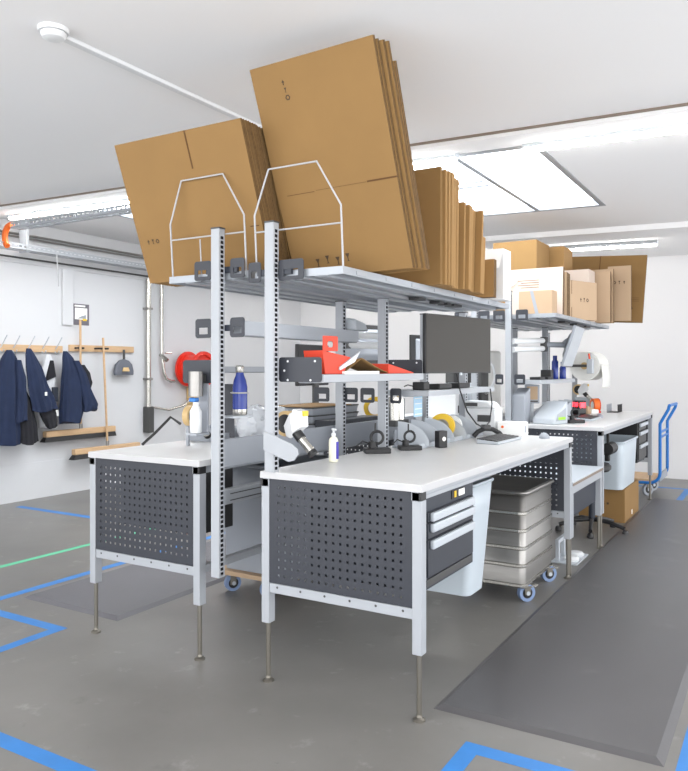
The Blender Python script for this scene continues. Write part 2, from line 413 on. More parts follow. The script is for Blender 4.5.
def garment(rows, nseg=56, amp=.30, seed=1, folds=5):
    """rows: (z, cx, cy, half width, half depth); a hanging fabric tube with folds that deepen downwards"""
    rnd = random.Random(seed); ph = rnd.random() * 6; n0 = len(rows); N = 20; out = []
    for j in range(N):
        q = j / (N - 1) * (n0 - 1); i0 = min(int(q), n0 - 2); w_ = q - i0
        z, cx, cy, a, b = [rows[i0][c] * (1 - w_) + rows[i0 + 1][c] * w_ for c in range(5)]
        f = j / (N - 1); ring = []
        for i in range(nseg):
            th = 2 * PI * i / nseg
            k = 1 + amp * (0.3 + .7 * f) * (math.sin(folds * th + ph + 1.1 * f) * .6 + .45 * math.sin((2 * folds + 1) * th - ph * 2 + 2.3 * f) + .3 * math.sin(17 * f + 2 * th + ph))
            ring.append((cx + a * math.cos(th) * (1 + (k - 1) * .35), cy + b * math.sin(th) * k, z + .018 * math.sin(2 * th + ph) * f))
        out.append(ring)
    mb = MB().grid(out, close=True)
    mb.f.append(list(range(nseg))[::-1]); mb.f.append(list(range((N - 1) * nseg, N * nseg)))
    return mb
# navy coat at the frame's left edge
t = thing('navy_coat', 'long navy work coat with black lining, leftmost on the coat rail', 'coat', (2.24, 5.98, 0))
garment([(1.71, 0, 0, .03, .02), (1.62, .0, 0, .09, .05), (1.45, -.02, 0, .14, .07), (1.2, -.03, 0, .17, .08), (.95, -.03, 0, .19, .09), (.68, -.03, 0, .22, .09)], seed=3).build('body', M['navy'], t, smooth=True)
garment([(1.60, .07, -.05, .035, .035), (1.40, .09, -.07, .055, .05), (1.15, .09, -.08, .06, .05), (.92, .08, -.09, .07, .05)], seed=5, folds=3).build('sleeve', M['navy'], t, smooth=True)
garment([(1.34, .12, -.05, .02, .02), (1.15, .16, -.06, .06, .035), (.9, .18, -.07, .10, .04), (.67, .20, -.07, .11, .04)], seed=7, folds=5).build('lining', M['blackcloth'], t, smooth=True, label='black lining')
t = thing('navy_jacket', 'navy work jacket with wide hanging sleeve, second on the coat rail', 'jacket', (2.44, 5.88, 0))
garment([(1.73, 0, .04, .025, .02), (1.66, .01, .03, .055, .035), (1.5, .04, 0, .10, .05), (1.3, .09, 0, .13, .055), (1.12, .16, 0, .155, .06), (1.03, .19, 0, .16, .06)], seed=11).build('body', M['navy'], t, smooth=True)
garment([(1.06, .22, .02, .11, .04), (.95, .25, .02, .10, .04), (.83, .29, .02, .07, .035)], seed=12, folds=4).build('lining', M['blackcloth'], t, smooth=True, label='black lining')
MB().box(.13, .155, -.075, -.066, 1.20, 1.24).build('logo_mark', M['paper'], t)
t = thing('grey_vest', 'light grey vest with black collar between the navy jackets', 'vest', (2.79, 6.03, 0))
garment([(1.67, -.01, 0, .03, .02), (1.58, -.01, 0, .06, .035), (1.45, -.02, 0, .10, .04), (1.2, -.03, 0, .115, .045), (1.0, -.02, 0, .12, .045), (.82, .0, 0, .125, .045)], seed=21, amp=.15).build('body', M['greycloth'], t, smooth=True)
MB().prism([(-.085, 1.36), (.05, 1.41), (.015, 1.60), (-.01, 1.60)], -.065, -.03, 'y').build('collar_lining', M['blackcloth'], t, bev=.004)
MB().box(.0, .075, -.075, -.04, 1.12, 1.29).build('pocket', M['anth2'], t, bev=.01)
MB().box(.03, .075, -.080, -.04, .95, 1.02).build('care_label', M['paper'], t, bev=.004)
t = thing('navy_jacket', 'navy work jacket with black sleeve patch, rightmost on the coat rail', 'jacket', (2.99, 5.93, 0))
garment([(1.71, -.03, .03, .025, .02), (1.64, .0, .02, .07, .04), (1.5, .03, 0, .115, .055), (1.25, .05, 0, .155, .06), (1.05, .05, 0, .165, .065), (.87, .02, 0, .14, .065)], seed=31).build('body', M['navy'], t, smooth=True)
garment([(1.60, .07, -.03, .04, .035), (1.45, .14, -.04, .06, .045), (1.25, .20, -.045, .075, .05), (1.06, .27, -.05, .10, .055), (1.0, .27, -.05, .10, .05)], seed=33, folds=3).build('sleeve', M['navy'], t, smooth=True)
garment([(1.55, .17, -.02, .03, .03), (1.45, .22, -.02, .05, .05), (1.33, .25, -.02, .055, .05), (1.26, .26, -.02, .03, .04)], seed=35, folds=3).build('sleeve_patch', M['blackcloth'], t, smooth=True)

t = thing('tool_rail', 'wooden tool rail on the left wall holding two brooms', 'tool rail', (3.65, YW - .03, 1.755))
MB().box(-.51, .51, -.01, .03, -.04, .04).build('board', M['wood'], t, bev=.004)
for x in (-.44, -.36, -.14, -.04):
    MB().cyl((x, -.012, 0), (x, -.07 if x < -.3 else -.14, 0), .012, 10).build('clip', M['black'], t, smooth=True)
def broom(x, ztop, zhead, dx, label, off=.085):
    t = thing('broom', label, 'broom', (x, YW - off, 0))
    MB().cyl((dx, 0, ztop), (0, 0, zhead + .03), .014, 12).build('handle', M['wood'], t, smooth=True)
    MB().cyl((0, 0, zhead + .10), (0, 0, zhead + .03), .022, 12).build('socket', M['alu'], t, smooth=True)
    MB().box(-.52, .52, -.035, .035, zhead - .03, zhead + .04).build('head', M['wood'], t, bev=.008)
    MB().hexa([(-.55, -.045, zhead - .085), (.52, -.045, zhead - .085), (.52, .05, zhead - .085), (-.55, .05, zhead - .085)], [(-.515, -.03, zhead - .03), (.515, -.03, zhead - .03), (.515, .03, zhead - .03), (-.515, .03, zhead - .03)]).build('bristles', M['black'], t)
    return t
broom(3.26, 2.10, .735, -.01, 'wide push broom hanging under the poster')
broom(3.61, 1.89, .50, -.07, 'wide push broom hanging lower, right of the other broom', .155)
t = thing('dustpan', 'grey dustpan with hand brush hanging on the tool rail', 'dustpan', (3.94, YW - .09, 1.42))
MB().prism([(-.15, 0), (.15, 0), (.155, .05), (.13, .14), (.07, .19), (.0, .21), (-.07, .19), (-.13, .14), (-.155, .05)], -.02, .03, 'y').build('pan', M['slate'], t, bev=.01)
MB().tube([(0, 0, .18), (0, .0, .33)], .016, 8).build('handle', M['darkgrey'], t, smooth=True)
MB().cyl((0, -.035, .05), (0, -.035, .10), .05, 14, .035).build('brush_head', M['tan'], t, smooth=True)

# ---------------------------------------------------------------- floor: mats and tape
def floor_mat(x0, x1, y0, y1, m, label, edge=.032, h=.018):
    t = thing('floor_mat', label, 'floor mat', (x0, y0, 0))
    X, Y = x1 - x0, y1 - y0
    MB().hexa([(0, 0, .0005), (X, 0, .0005), (X, Y, .0005), (0, Y, .0005)], [(edge, edge, h), (X - edge, edge, h), (X - edge, Y - edge, h), (edge, Y - edge, h)]).build('rubber_sheet', m, t)
    return t
floor_mat(.13, 6.3, -.955, -.012, M['mat_dark'], 'long dark grey rubber mat right of the workbenches')
floor_mat(.217, 3.3, 2.07, 2.945, M['mat_grey'], 'grey rubber mat left of the workbenches')
def tape(rects, m, label):
    mb = MB()
    for x0, x1, y0, y1 in rects: mb.box(x0, x1, y0, y1, 0.0002, .0012)
    o = mb.build('floor_tape', m); tag(o, label, 'floor tape'); return o
def tape_poly(poly, m, label):
    o = MB().prism(poly, .0002, .0014, 'z').build('floor_tape', m); tag(o, label, 'floor tape'); return o
tape([(-1.055, -.98, .2, 2.6)], M['blue_tape'], 'blue floor tape strip at the bottom left of the floor')
tape_poly([(-1.2, 2.225), (-.012, 2.225), (-.012, 3.6), (-.085, 3.6), (-.085, 2.295), (-1.2, 2.295)], M['blue_tape'], 'blue floor tape corner left of the grey mat')
tape([(-.6, 2.6, 3.03, 3.10)], M['blue_tape'], 'blue floor tape strip along the grey mat')
tape([(2.22, 2.30, 4.2, 5.85)], M['blue_tape'], 'blue floor tape strip near the left wall')
tape([(-.2, 3.0, 3.74, 3.80)], M['green_tape'], 'green floor tape strip left of the near workbench')
tape_poly([(-1.2, -.243), (-.068, -.243), (-.068, -.82), (-.145, -.82), (-.145, -.315), (-1.2, -.315)], M['blue_tape'], 'blue floor tape corner in front of the dark mat')
tape([(-.1, 4.5, -1.075, -.995)], M['blue_tape'], 'blue floor tape strip along the right edge of the dark mat')
tape_poly([(6.35, -.33), (7.3, -.33), (7.3, .3), (7.22, .3), (7.22, -.26), (6.35, -.26)], M['blue_tape'], 'blue floor tape corner by the back wall')

# ---------------------------------------------------------------- workbenches
def perf_panel(u0, u1, v0, v1, P, pitch=.038, hole=.0115, mu=.035, mv=.03):
    def lines(a, b, mrg):
        n = int((b - a - 2 * mrg) / pitch); st = a + ((b - a) - n * pitch) / 2; out = [a]
        for i in range(n + 1): out += [st + i * pitch - hole / 2, st + i * pitch + hole / 2]
        return out + [b]
    return MB().gridplate(lines(u0, u1, mu), lines(v0, v1, mv), lambda i, j: i % 2 == 1 and j % 2 == 1, P)

def upright(bench, x, y, z0, z1):
    """slotted square post, slots on the faces that look along y"""
    wx, wy = .042, .052
    mb = MB(); n = int((z1 - z0 - .02) / .0235)
    zs = [z0]
    for i in range(n): zs += [z0 + .01 + i * .0235, z0 + .01 + i * .0235 + .015]
    zs.append(z1)
    xs_ = [x, x + .011, x + .032, x + wx]
    for yy in (y - wy / 2, y + wy / 2):
        mb.gridplate(xs_, zs, lambda i, j: i == 1 and j % 2 == 1, lambda u, v, q=yy: (u, q, v))
    a, b = y - wy / 2, y + wy / 2
    mb.add([(x, a, z0), (x, b, z0), (x, b, z1), (x, a, z1)], [(0, 1, 2, 3)])
    mb.add([(x + wx, a, z0), (x + wx, b, z0), (x + wx, b, z1), (x + wx, a, z1)], [(0, 1, 2, 3)])
    mb.add([(x, a, z0), (x, b, z0), (x + wx, b, z0), (x + wx, a, z0)], [(0, 1, 2, 3)])
    up = mb.build('upright', M['frame'], bench)
    MB().box(x - .002, x + wx + .002, a - .002, b + .002, z1, z1 + .008).build('end_cap', M['darkgrey'], up)
    MB().box(x + .034, x + .040, a + .004, b - .004, z0 + .01, z1 - .004).build('slot_shade_strip', M['black'], up)  # black strip added inside so the slots look shaded
    return up

def ear(bench, x, ya, yb, zb, h=.098):
    """flat anthracite bracket plate with a window"""
    y0, y1 = min(ya, yb), max(ya, yb); wdt = y1 - y0
    q = .21 * wdt
    return MB().prism(rrect(y0, y1, zb, zb + h, .014), x, x + .004, 'x', [rrect(y0 + q, y1 - q, zb + .20 * h, zb + .54 * h, .003)[::-1]]).build('bracket_plate', M['anth'], bench)

def steel_shelf(bench, name, x0, x1, y0, y1, z0, lip, m, slots=True, ribs=3):
    sh = MB().box(x0, x1, y0, y1, z0 + lip - .004, z0 + lip).build(name, m, bench)
    for yy in (y0, y1 - .003):
        MB().box(x0, x1, yy, yy + .003, z0, z0 + lip - .004).build('lip', m, sh)
    for xx in (x0, x1 - .003):
        MB().box(xx, xx + .003, y0 + .003, y1 - .003, z0, z0 + lip - .004).build('lip', m, sh)
    for k in range(ribs):
        yy = y0 + (y1 - y0) * (k + 1) / (ribs + 1)
        MB().box(x0 + .01, x1 - .01, yy - .035, yy + .035, z0 - .006, z0 + lip - .004).build('rib', m, sh, bev=.006)
    if slots:
        yy = y0 if True else y1
        n = int((x1 - x0) / .30)
        for k in range(n):
            xx = x0 + .12 + k * .30
            MB().box(xx, xx + .10, yy - .0035, yy, z0 + .008, z0 + lip - .010).build('label_holder', M['frame'], sh)
    return sh

def workbench(name, label, x0, yf, s, L, D, zt, post_y, post_z0, detail=True, tiers=(), bx=0.0, ends=(True, True)):
    """x0: near end, yf: user-side edge, s: direction of depth; local frame origin at the near user-side floor corner"""
    t = thing(name, label, 'workbench', (x0, yf, 0), group='grey packing workbenches')
    def Yb(a, b): return (s * a, s * b) if s > 0 else (s * b, s * a)
    a, b = Yb(0, D)
    MB().box(-.031 + bx, L - .002, a, b, zt - .032, zt).build('tabletop', M['top'], t, bev=.0015)
    MB().box(-.033 + bx, -.0312 + bx, a, b, zt - .0315, zt - .0015).build('edge_strip', M['edge_dim'], t)  # added strip, its grey dims the overlit end edge
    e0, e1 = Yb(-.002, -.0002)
    MB().box(-.033 + bx, L, e0, e1, zt - .0315, zt - .0015).build('edge_strip', M['edge_dim'], t)  # same dimming strip along the user-side edge
    for d0, nm in ((.012, 'front_rail'), (D - .05, 'rear_rail')):
        p, q = Yb(d0, d0 + .038)
        rl = MB().box(-.03 + bx, L - .01, p, q, zt - .070, zt - .032).build(nm, M['frame'], t, bev=.002)
        p2, q2 = Yb(d0 - .002, d0)
        if nm == 'front_rail': MB().box(-.025 + bx, L - .01, p2, q2, zt - .053, zt - .049).build('groove', M['greyp'], rl)
    for xx, nm in ((-.026 + bx, 0), (L - .055, 1)):
        for d0 in (.004, D - .048):
            p, q = Yb(d0, d0 + .044)
            lg = MB().box(xx, xx + .05, p, q, .285, zt - .070).build('leg', M['frame'], t, bev=.002)
            ym = (p + q) / 2
            MB().box(xx - .004, xx + .05, p, q, zt - .070, zt - .033).build('corner_cap', M['black'], lg, bev=.002)
            MB().cyl((xx + .025, ym, .02), (xx + .025, ym, .285), .0115, 14).build('foot_rod', M['steel_dark'], lg, smooth=True)
            MB().lathe([(.028, 0.0), (.028, .008), (.014, .016), (.012, .026)], (xx + .025, ym, 0), n=18).build('foot_pad', M['steel_dark'], lg, smooth=True)
    for e, (xx, xr) in enumerate(((-.022 + bx, -.020 + bx), (L - .050, L - .05))):
        p, q = Yb(.048, D - .048)
        if ends[e]:
            ep = perf_panel(p + .001, q - .001, .482, zt - .034, lambda u, v, X=xx: (X, u, v)).build('end_panel', M['anth'], t, solid=.0025)
            cr = MB().box(xr, xr + .030, p, q, .432, .478).build('cross_rail', M['frame'], t, bev=.002)
            for k in range(6):
                yy = p + (q - p) * (.06 + .176 * k)
                MB().cyl((xx - .0, yy, .462), (xr + .0005 - .002, yy, .462), .006, 8).build('bolt', M['darkgrey'], cr)
    p, q = Yb(D - .06, D - .02)
    st = MB().box(.05, L - .055, p, q, .44, .48).build('lower_stretcher', M['frame'], t, bev=.002)
    return t

BR = workbench('workbench', 'near right workbench with the drawer unit, monitor and white bin', 0, -.03, 1, 2.535, .85, 1.01, 0, 0)
BL = workbench('workbench', 'near left workbench with a perforated end panel, beside the grey mat', .0, 2.06, -1, 2.47, .83, 1.03, 0, 0, bx=.03)
BF = workbench('workbench', 'far right workbench by the blue platform trolley', 3.60, -.03, 1, 2.66, .85, 1.01, 0, 0)
BG = workbench('workbench', 'far left workbench behind the near left one', 3.585, 2.06, -1, 2.52, .83, 1.03, 0, 0)
# uprights, upper shelves and brackets (coordinates local to each bench; right: y + 0.03, left: y - 2.06)
def superstructure(B, yoff, x_list, ypost, z0, sh_y, sh_x1, zs, first_x, far):
    for i, x in enumerate(x_list):
        upright(B, x, ypost - yoff, z0 if i == 0 or far else z0, 2.195 if i == 0 else 1.925)
    steel_shelf(B, 'top_shelf', first_x, sh_x1, sh_y[0] - yoff, sh_y[1] - yoff, zs, .036, M['shelf'])
superstructure(BR, -.03, (-.044, 1.095, 2.40), .758, 1.0105, (.383, .885), 2.36, 1.934, .0125, False)
superstructure(BL, 2.06, (-.052, 1.135, 2.40), 1.083, .466, (.925, 1.452), 2.36, 1.950, .0125, False)
superstructure(BF, -.03, (.0, 1.17, 2.42), .800, 1.0105, (.383, .885), 2.30, 1.955, .04, True)
superstructure(BG, 2.06, (.0, 1.17, 2.42), 1.118, .466, (.925, 1.452), 2.30, 1.955, .04, True)
for B, yo, yp, z in ((BR, -.03, .758, 1.920), (BL, 2.06, 1.083, 1.950)):
    s1, s2 = (.585, .728), (.832, .908)
    if B is BL: s1, s2 = (.933, 1.022), (1.146, 1.257)
    for u in (s1, s2): ear(B, -.010, u[0] - yo, u[1] - yo, z)
    for sx in (0,):
        MB().box(-.006, .011, yp - .10 - yo, yp + .10 - yo, z + .03, z + .06).build('bracket_bar', M['anth2'], B)
for B, yo, yp in ((BF, -.03, .80), (BG, 2.06, 1.118)):
    for d in ((-.13, .08) if B is BF else (-.10, .13)): ear(B, -.012, yp + d - .055 - yo, yp + d + .055 - yo, 1.93)
# second tier bracket plates and shelves of the left bench
for u in ((.933, 1.022), (1.146, 1.25)): ear(BL, -.010, u[0] - 2.06, u[1] - 2.06, 1.657)
MB().box(-.006, .011, 1.02 - 2.06, 1.15 - 2.06, 1.69, 1.72).build('bracket_bar', M['anth2'], BL)
steel_shelf(BL, 'middle_shelf', .05, 1.24, 1.0 - 2.06, 1.075 - 2.06, 1.672, .072, M['shelf'], slots=False, ribs=1)
steel_shelf(BL, 'lower_shelf', .03, 1.16, 1.147 - 2.06, 1.342 - 2.06, 1.485, .028, M['shelf'], slots=False, ribs=1)
MB().prism(rrect(1.146 - 2.06, 1.345 - 2.06, 1.427, 1.546, .018), .0, .005, 'x').build('end_plate', M['anth'], BL)
ub = MB().box(.06, 2.40, 1.162 - 2.06, 1.174 - 2.06, .985, 1.135).build('back_panel', M['greyp'], BL, bev=.004)
cdct = MB().box(.07, 1.16, 1.145 - 2.06, 1.195 - 2.06, .795, .872).build('cable_duct', M['frame'], BL, bev=.004)
for z in (.812, .846): MB().box(.14, 1.1, 1.143 - 2.06, 1.1445 - 2.06, z, z + .005).build('groove', M['darkgrey'], cdct)
# third tier of the right bench
steel_shelf(BR, 'middle_shelf', .036, 1.138, .50 + .03, .738 + .03, 1.438, .036, M['frame'], slots=False, ribs=1)
for x in (.028, 1.140):
    pl = MB().prism(rrect(.51 + .03, .752 + .03, 1.438, 1.556, .014), x, x + .005, 'x').build('end_plate', M['anth'], BR)
    for yy, zz in ((.545, 1.545), (.70, 1.545), (.57, 1.455), (.70, 1.455), (.72, 1.50)):
        MB().cyl((x - .002, yy + .03, zz - .008), (x, yy + .03, zz - .008), .0055, 8).build('rivet', M['white'], pl)
# small brackets at the middle uprights and the shelf beyond
for B, yo, us in ((BR, -.03, ((.66, .735), (.845, .945))), (BL, 2.06, ((.965, 1.062), (1.175, 1.29)))):
    for u in us: ear(B, 1.165, u[0] - yo, u[1] - yo, 1.290, .092)
steel_shelf(BR, 'lower_shelf', 1.215, 2.38, .50 + .03, .79 + .03, 1.335, .034, M['frame'], slots=False, ribs=1)
for x0_, x1_ in ((1.12, 1.22), (1.42, 1.50), (1.55, 1.62), (1.66, 1.80)):
    MB().box(x0_, x1_, .55, .62, 1.912, 1.929).build('shelf_clip', M['black'], BR, bev=.003)
for x0_, x1_ in ((.50, .70), (.95, 1.25), (1.35, 1.55)):
    MB().box(x0_, x1_, .45, .52, 1.930, 1.949).build('shelf_clip', M['black'], BF, bev=.003)
# third tier of the far right bench
steel_shelf(BF, 'middle_shelf', .045, 1.30, .52 + .03, .79 + .03, 1.365, .036, M['frame'], slots=False, ribs=1)
for yy in ((.64, .74), (.84, .915)): ear(BF, -.012, yy[0] + .03, yy[1] + .03, 1.36, .092)
MB().box(2.462, 3.10, .825, .86, 1.50, 1.55).build('roll_arm', M['greyp'], BF, bev=.004)

# ---------------------------------------------------------------- low table between the right benches
t = thing('low_table', 'low grey side table filling the gap between the two right benches', 'side table', (2.545, -.03, 0))
MB().box(.0, 1.015, 0, .62, .655, .685).build('tabletop', M['lightp'], t, bev=.003)
MB().box(.0, 1.015, -.003, .0, .656, .675).build('edge_strip', M['edge_brown'], t)
MB().box(.0, 1.015, .008, .046, .595, .655).build('front_rail', M['frame'], t, bev=.002)
MB().box(.06, .97, .05, .06, .40, .594).build('apron_panel', M['anth2'], t)
for xx in (.01, .965):
    for yy in (.008, .56):
        lg = MB().box(xx, xx + .044, yy, yy + .044, .28, .595).build('leg', M['frame'], t, bev=.002)
        MB().cyl((xx + .022, yy + .022, .0), (xx + .022, yy + .022, .28), .011, 12).build('foot_rod', M['steel_dark'], lg, smooth=True)

# ---------------------------------------------------------------- wire stops on the top shelves
def wire_stop(y0, y1, z0, zsh, zt, yt0, yt1, zbar, label):
    ym = (y0 + y1) / 2
    t = thing('wire_divider', label, 'wire divider', (.022, ym, z0 + .001), rot=(0, -R(4), 0))
    r = .0048
    MB().tube([(0, y0 - ym, 0), (0, y0 - ym, zsh - z0), (0, yt0 - ym, zt - z0), (0, yt1 - ym, zt - z0), (0, y1 - ym, zsh - z0), (0, y1 - ym, 0)], r, 8).build('wire_frame', M['wire'], t, smooth=True)
    MB().cyl((-.003, y0 - ym, zbar - z0), (-.003, y1 - ym, zbar - z0), .004, 8).build('cross_wire', M['wire'], t, smooth=True)
    MB().cyl((.003, ym - .03, 0), (.003, ym - .03, zbar - z0), .0035, 8).build('stay_wire', M['wire'], t, smooth=True)
    return t
wire_stop(1.435, .945, 1.9865, 2.260, 2.475, 1.345, 1.068, 2.176, 'white wire divider holding back the left carton stack with the slit')
wire_stop(.880, .388, 1.9705, 2.247, 2.458, .785, .510, 2.165, 'white wire divider holding back the tallest carton stack')

# ---------------------------------------------------------------- flattened cartons
def carton_parts(t, W, H, T, m, slot=None, edge_m=None, layers=2):
    """flat folded carton: local x thickness, y width, z height"""
    g = .003; q = T / layers
    for k in range(layers):
        b_ = MB().box(k * q + (g / 2 if k else .0004), (k + 1) * q - (g / 2 if k < layers - 1 else .0004), 0, W, 0, H).build('board', (m, M['card_edge']), t, bev=.0012)
        for p in b_.data.polygons: p.material_index = 0 if abs(p.normal.x) > .5 or edge_m else 1
    MB().box(q * .4, T - q * .4, .006, W - .006, .006, H - .006).build('inner_flap', M['card_edge'], t)
def slot_mark(t, y, z0, z1, wd=.008):
    MB().box(-.0012, .0, y - wd / 2, y + wd / 2, z0, z1).build('cut_slot', M['slot'], t)
def hmark(t, y0, y1, z, wd=.005):
    MB().box(-.0012, .0, y0, y1, z - wd / 2, z + wd / 2).build('fold_line', M['slot'], t)
def print_ring(t, y, z, r=.017):
    MB().ring((0, y, z), r, r * .55, -.0012, .0, 'x', 6).build('printed_mark', M['ink'], t)
def print_arrow(t, y, z, r=.015, s=1):
    MB().prism([(y - .2 * r, z - r), (y + .2 * r, z - r), (y + .2 * r, z), (y + .7 * r, z), (y, z + r), (y - .7 * r, z), (y - .2 * r, z)], -.0012, .0, 'x').build('printed_mark', M['ink'], t)
def print_glass(t, y, z, r=.015):
    MB().prism([(y - .6 * r, z + r), (y + .6 * r, z + r), (y + .12 * r, z), (y + .12 * r, z - .8 * r), (y + .5 * r, z - r), (y - .5 * r, z - r), (y - .12 * r, z - .8 * r), (y - .12 * r, z)], -.0012, .0, 'x').build('printed_mark', M['ink'], t)

# left stack: nine sheets leaning towards the viewer
thA = R(20.2); TA = .0150; WA, HA = .862, .765
xA, yA, zA = .182, .902, 1.9865
def lean_loc(x, k, T, th): return x + k * (T + .0008) / math.cos(th)
f = thing('flattened_carton', 'front flattened brown carton with a top slit, in the left stack', 'carton', (xA, yA, zA), rot=(0, -thA, 0))
carton_parts(f, WA, HA, TA, M['card'])
slot_mark(f, .36, HA - .19, HA, .009)
for i, fn in enumerate((print_arrow, print_glass, print_ring)): fn(f, WA - .07 - .034 * i * 1.0, .232, .013)
hmark(f, .02, .075, .25); 
g = thing('flattened_carton', 'plain flattened brown carton behind the front one of the left stack', 'carton', (lean_loc(xA, 1, TA, thA), yA, zA), rot=(0, -thA, 0), group='flattened cartons behind the front one of the left stack')
carton_parts(g, WA, HA, TA, M['card'])
for k in range(2, 13):
    dup(g, (lean_loc(xA, k, TA, thA), yA + random.uniform(-.006, .006), zA))

# tallest stack: leaning, turned slightly in its plane
thB = R(20.4); TB = .021; WB, HB = .685, 1.05
xB, yB, zB = .345, .190, 1.9855
eB = (-R(1.2), -thB, 0)
f = thing('flattened_carton', 'front carton of the tallest stack, almost touching the ceiling', 'carton', (xB, yB, zB), rot=eB)
carton_parts(f, WB, HB, TB, M['card'])
hmark(f, .0, .16, .435, .008)
hmark(f, .46, WB - .06, .43, .003)
hmark(f, .165, .45, .434, .0018)
print_arrow(f, WB - .175, .955, .012); print_glass(f, WB - .180, .920, .011); print_ring(f, WB - .185, .885, .014)
for i in range(4): print_glass(f, WB - .16 - .06 * i * 1.0, .075 + .012 * (i % 2), .02)
g = thing('flattened_carton', 'flattened brown carton behind the front one of the tallest stack', 'carton', (lean_loc(xB, 1, TB, thB), yB - .006, zB), rot=eB, group='flattened cartons behind the front one of the tallest stack')
carton_parts(g, WB, HB - .008, TB, M['card'])
for k in range(2, 4):
    dup(g, (lean_loc(xB, k, TB, thB), yB - .012 * k, zB))
f = thing('flattened_carton', 'lower brown carton leaning behind the tallest stack', 'carton', (lean_loc(xB, 4, TB, thB) + .01, yB - .03, zB), rot=(-R(1.0), -R(20.0), 0))
carton_parts(f, WB + .02, .97, .03, M['card3'])

# upright row of cartons on the right shelf
def upright_group(x0, n, T, gap, y0, W, H, label_first, label_rest, group, m, tilt):
    f = thing('flattened_carton', label_first, 'carton', (x0, y0, 1.9715 + T * math.sin(tilt[0])), rot=(0, tilt[0], 0))
    carton_parts(f, W, H, T, m, edge_m=True)
    g = None
    for k in range(1, n):
        th = tilt[0] + (tilt[1] - tilt[0]) * k / max(1, n - 1)
        p = (x0 + k * (T + gap), y0 + random.uniform(-.03, .02), 1.9715 + (T * math.sin(th) if th > 0 else 0))
        if g is None:
            g = thing('flattened_carton', label_rest, 'carton', p, rot=(0, th, 0), group=group)
            carton_parts(g, W, H - .012, T, M['card3'], edge_m=True)
        else: dup(g, p, (0, th, 0))
upright_group(.93, 9, .026, .006, .30, .56, .655, 'front brown carton of the tall upright row behind the tallest stack', 'tall flattened carton standing upright on the right top shelf', 'tall upright cartons on the right shelf', M['card'], (0.0, R(1.5)))
upright_group(1.245, 8, .024, .006, .29, .54, .52, 'front carton of the middle upright row on the right shelf', 'mid-height flattened carton standing upright on the right top shelf', 'mid-height upright cartons on the right shelf', M['card3'], (R(2), R(4.5)))
upright_group(1.515, 3, .026, .004, .29, .50, .375, 'front carton of the lowest upright row on the right shelf', 'low flattened carton standing upright on the right top shelf', 'low upright cartons on the right shelf', M['card3'], (R(4), R(5)))
f = thing('carton', 'brown carton leaning under the white carton at the shelf end', 'carton', (1.80, .30, 1.9735), rot=(0, R(2), 0))
carton_parts(f, .46, .25, .05, M['card3'])
t = thing('white_carton', 'white carton standing at the end of the right top shelf', 'carton', (1.985, .295, 1.9715))
MB().box(.0, .155, .0, .46, 0, .345).build('body', M['card_white'], t, bev=.003)
MB().hexa([(-.10, .0, .20), (-.097, .0, .20), (-.097, .46, .20), (-.10, .46, .20)], [(-.003, .0, .345), (.0, .0, .345), (.0, .46, .345), (-.003, .46, .345)]).build('flap', M['card_white'], t)

# cartons on the far top shelf (top at 1.991)
ZF = 1.9915
f = thing('flattened_carton', 'cream carton with printed lines facing the camera on the far shelf', 'carton', (3.93, .40, ZF + .003), rot=(0, R(3), 0))
carton_parts(f, .54, .44, .05, M['card_pink'])
for i in range(4): hmark(f, .22, .42 - .03 * (i % 2), .33 - .022 * i, .005)
MB().tube([(-.008, .50, .34), (-.012, .47, .29), (-.012, .44, .31), (-.008, .42, .36)], .008, 8).build('paper_tag', M['paper'], f, smooth=True)
t = thing('carton', 'small pale carton taped shut at the near edge of the far shelf', 'carton', (3.66, .42, ZF))
MB().box(0, .16, 0, .30, 0, .205).build('body', M['card2'], t, bev=.003)
MB().add([(-.0012, .12, .0), (-.0012, .15, .0), (-.0012, .20, .205), (-.0012, .17, .205)], [(0, 1, 2, 3)]).build('tape', M['greyp'], t)
g = None
for k in range(4):
    p = (4.02 + .05 * k, .385 + .005 * k, ZF)
    if g is None:
        g = thing('flattened_carton', 'narrow pale carton standing behind the printed cream carton', 'carton', p, group='narrow pale cartons on the far shelf')
        carton_parts(g, .30, .40, .036, M['card2'])
    else: dup(g, p)
t = thing('carton', 'pale carton with printed marks and vertical slit on the far shelf', 'carton', (4.95, .315, ZF), rz=R(68))
carton_parts(t, .60, .385, .05, M['card2'])
slot_mark(t, .42, .25, .385, .006); slot_mark(t, .42, .0, .12, .006)
for i, fn in enumerate((print_ring, print_glass, print_arrow)): fn(t, .27 - .055 * (2 - i), .20, .020)
t = thing('carton', 'cream carton box behind the pale printed carton on the far shelf', 'carton', (4.98, .40, ZF))
MB().box(0, .28, 0, .25, 0, .54).build('body', M['card_pink'], t, bev=.003)
MB().box(.0, .28, .11, .13, .5395, .5415).build('tape', M['tan'], t)
for k, (p, sz, m, lb) in enumerate((
    ((5.29, .25, ZF), (.05, .40, .54), 'card2', 'thin pale carton left of the one with printed marks at the shelf end'),
    ((5.40, .24, ZF), (.045, .42, .58), 'card2', 'second thin pale carton at the far shelf end'),
    )):
    f = thing('flattened_carton', lb, 'carton', p); carton_parts(f, sz[1], sz[2], sz[0], M[m])
t = thing('flattened_carton', 'pale carton with a dark printed row at the right end of the far shelf', 'carton', (5.60, .095, ZF + .03), rz=R(3))
carton_parts(t, .24, .60, .05, M['card2'])
for i, fn in enumerate((print_ring, print_glass, print_arrow)): fn(t, .17 - .05 * i, .42, .018)
t = thing('flattened_carton', 'large brown carton standing at the far shelf end by the back wall', 'carton', (5.84, .02, ZF + .02), rot=(R(3), R(6), 0))
carton_parts(t, 1.02, .76, .03, M['card'])
slot_mark(t, .50, .60, .76, .008)
print_ring(t, .13, .16, .02)
for i in range(3): hmark(t, .05, .22, .24 + .018 * i, .003)
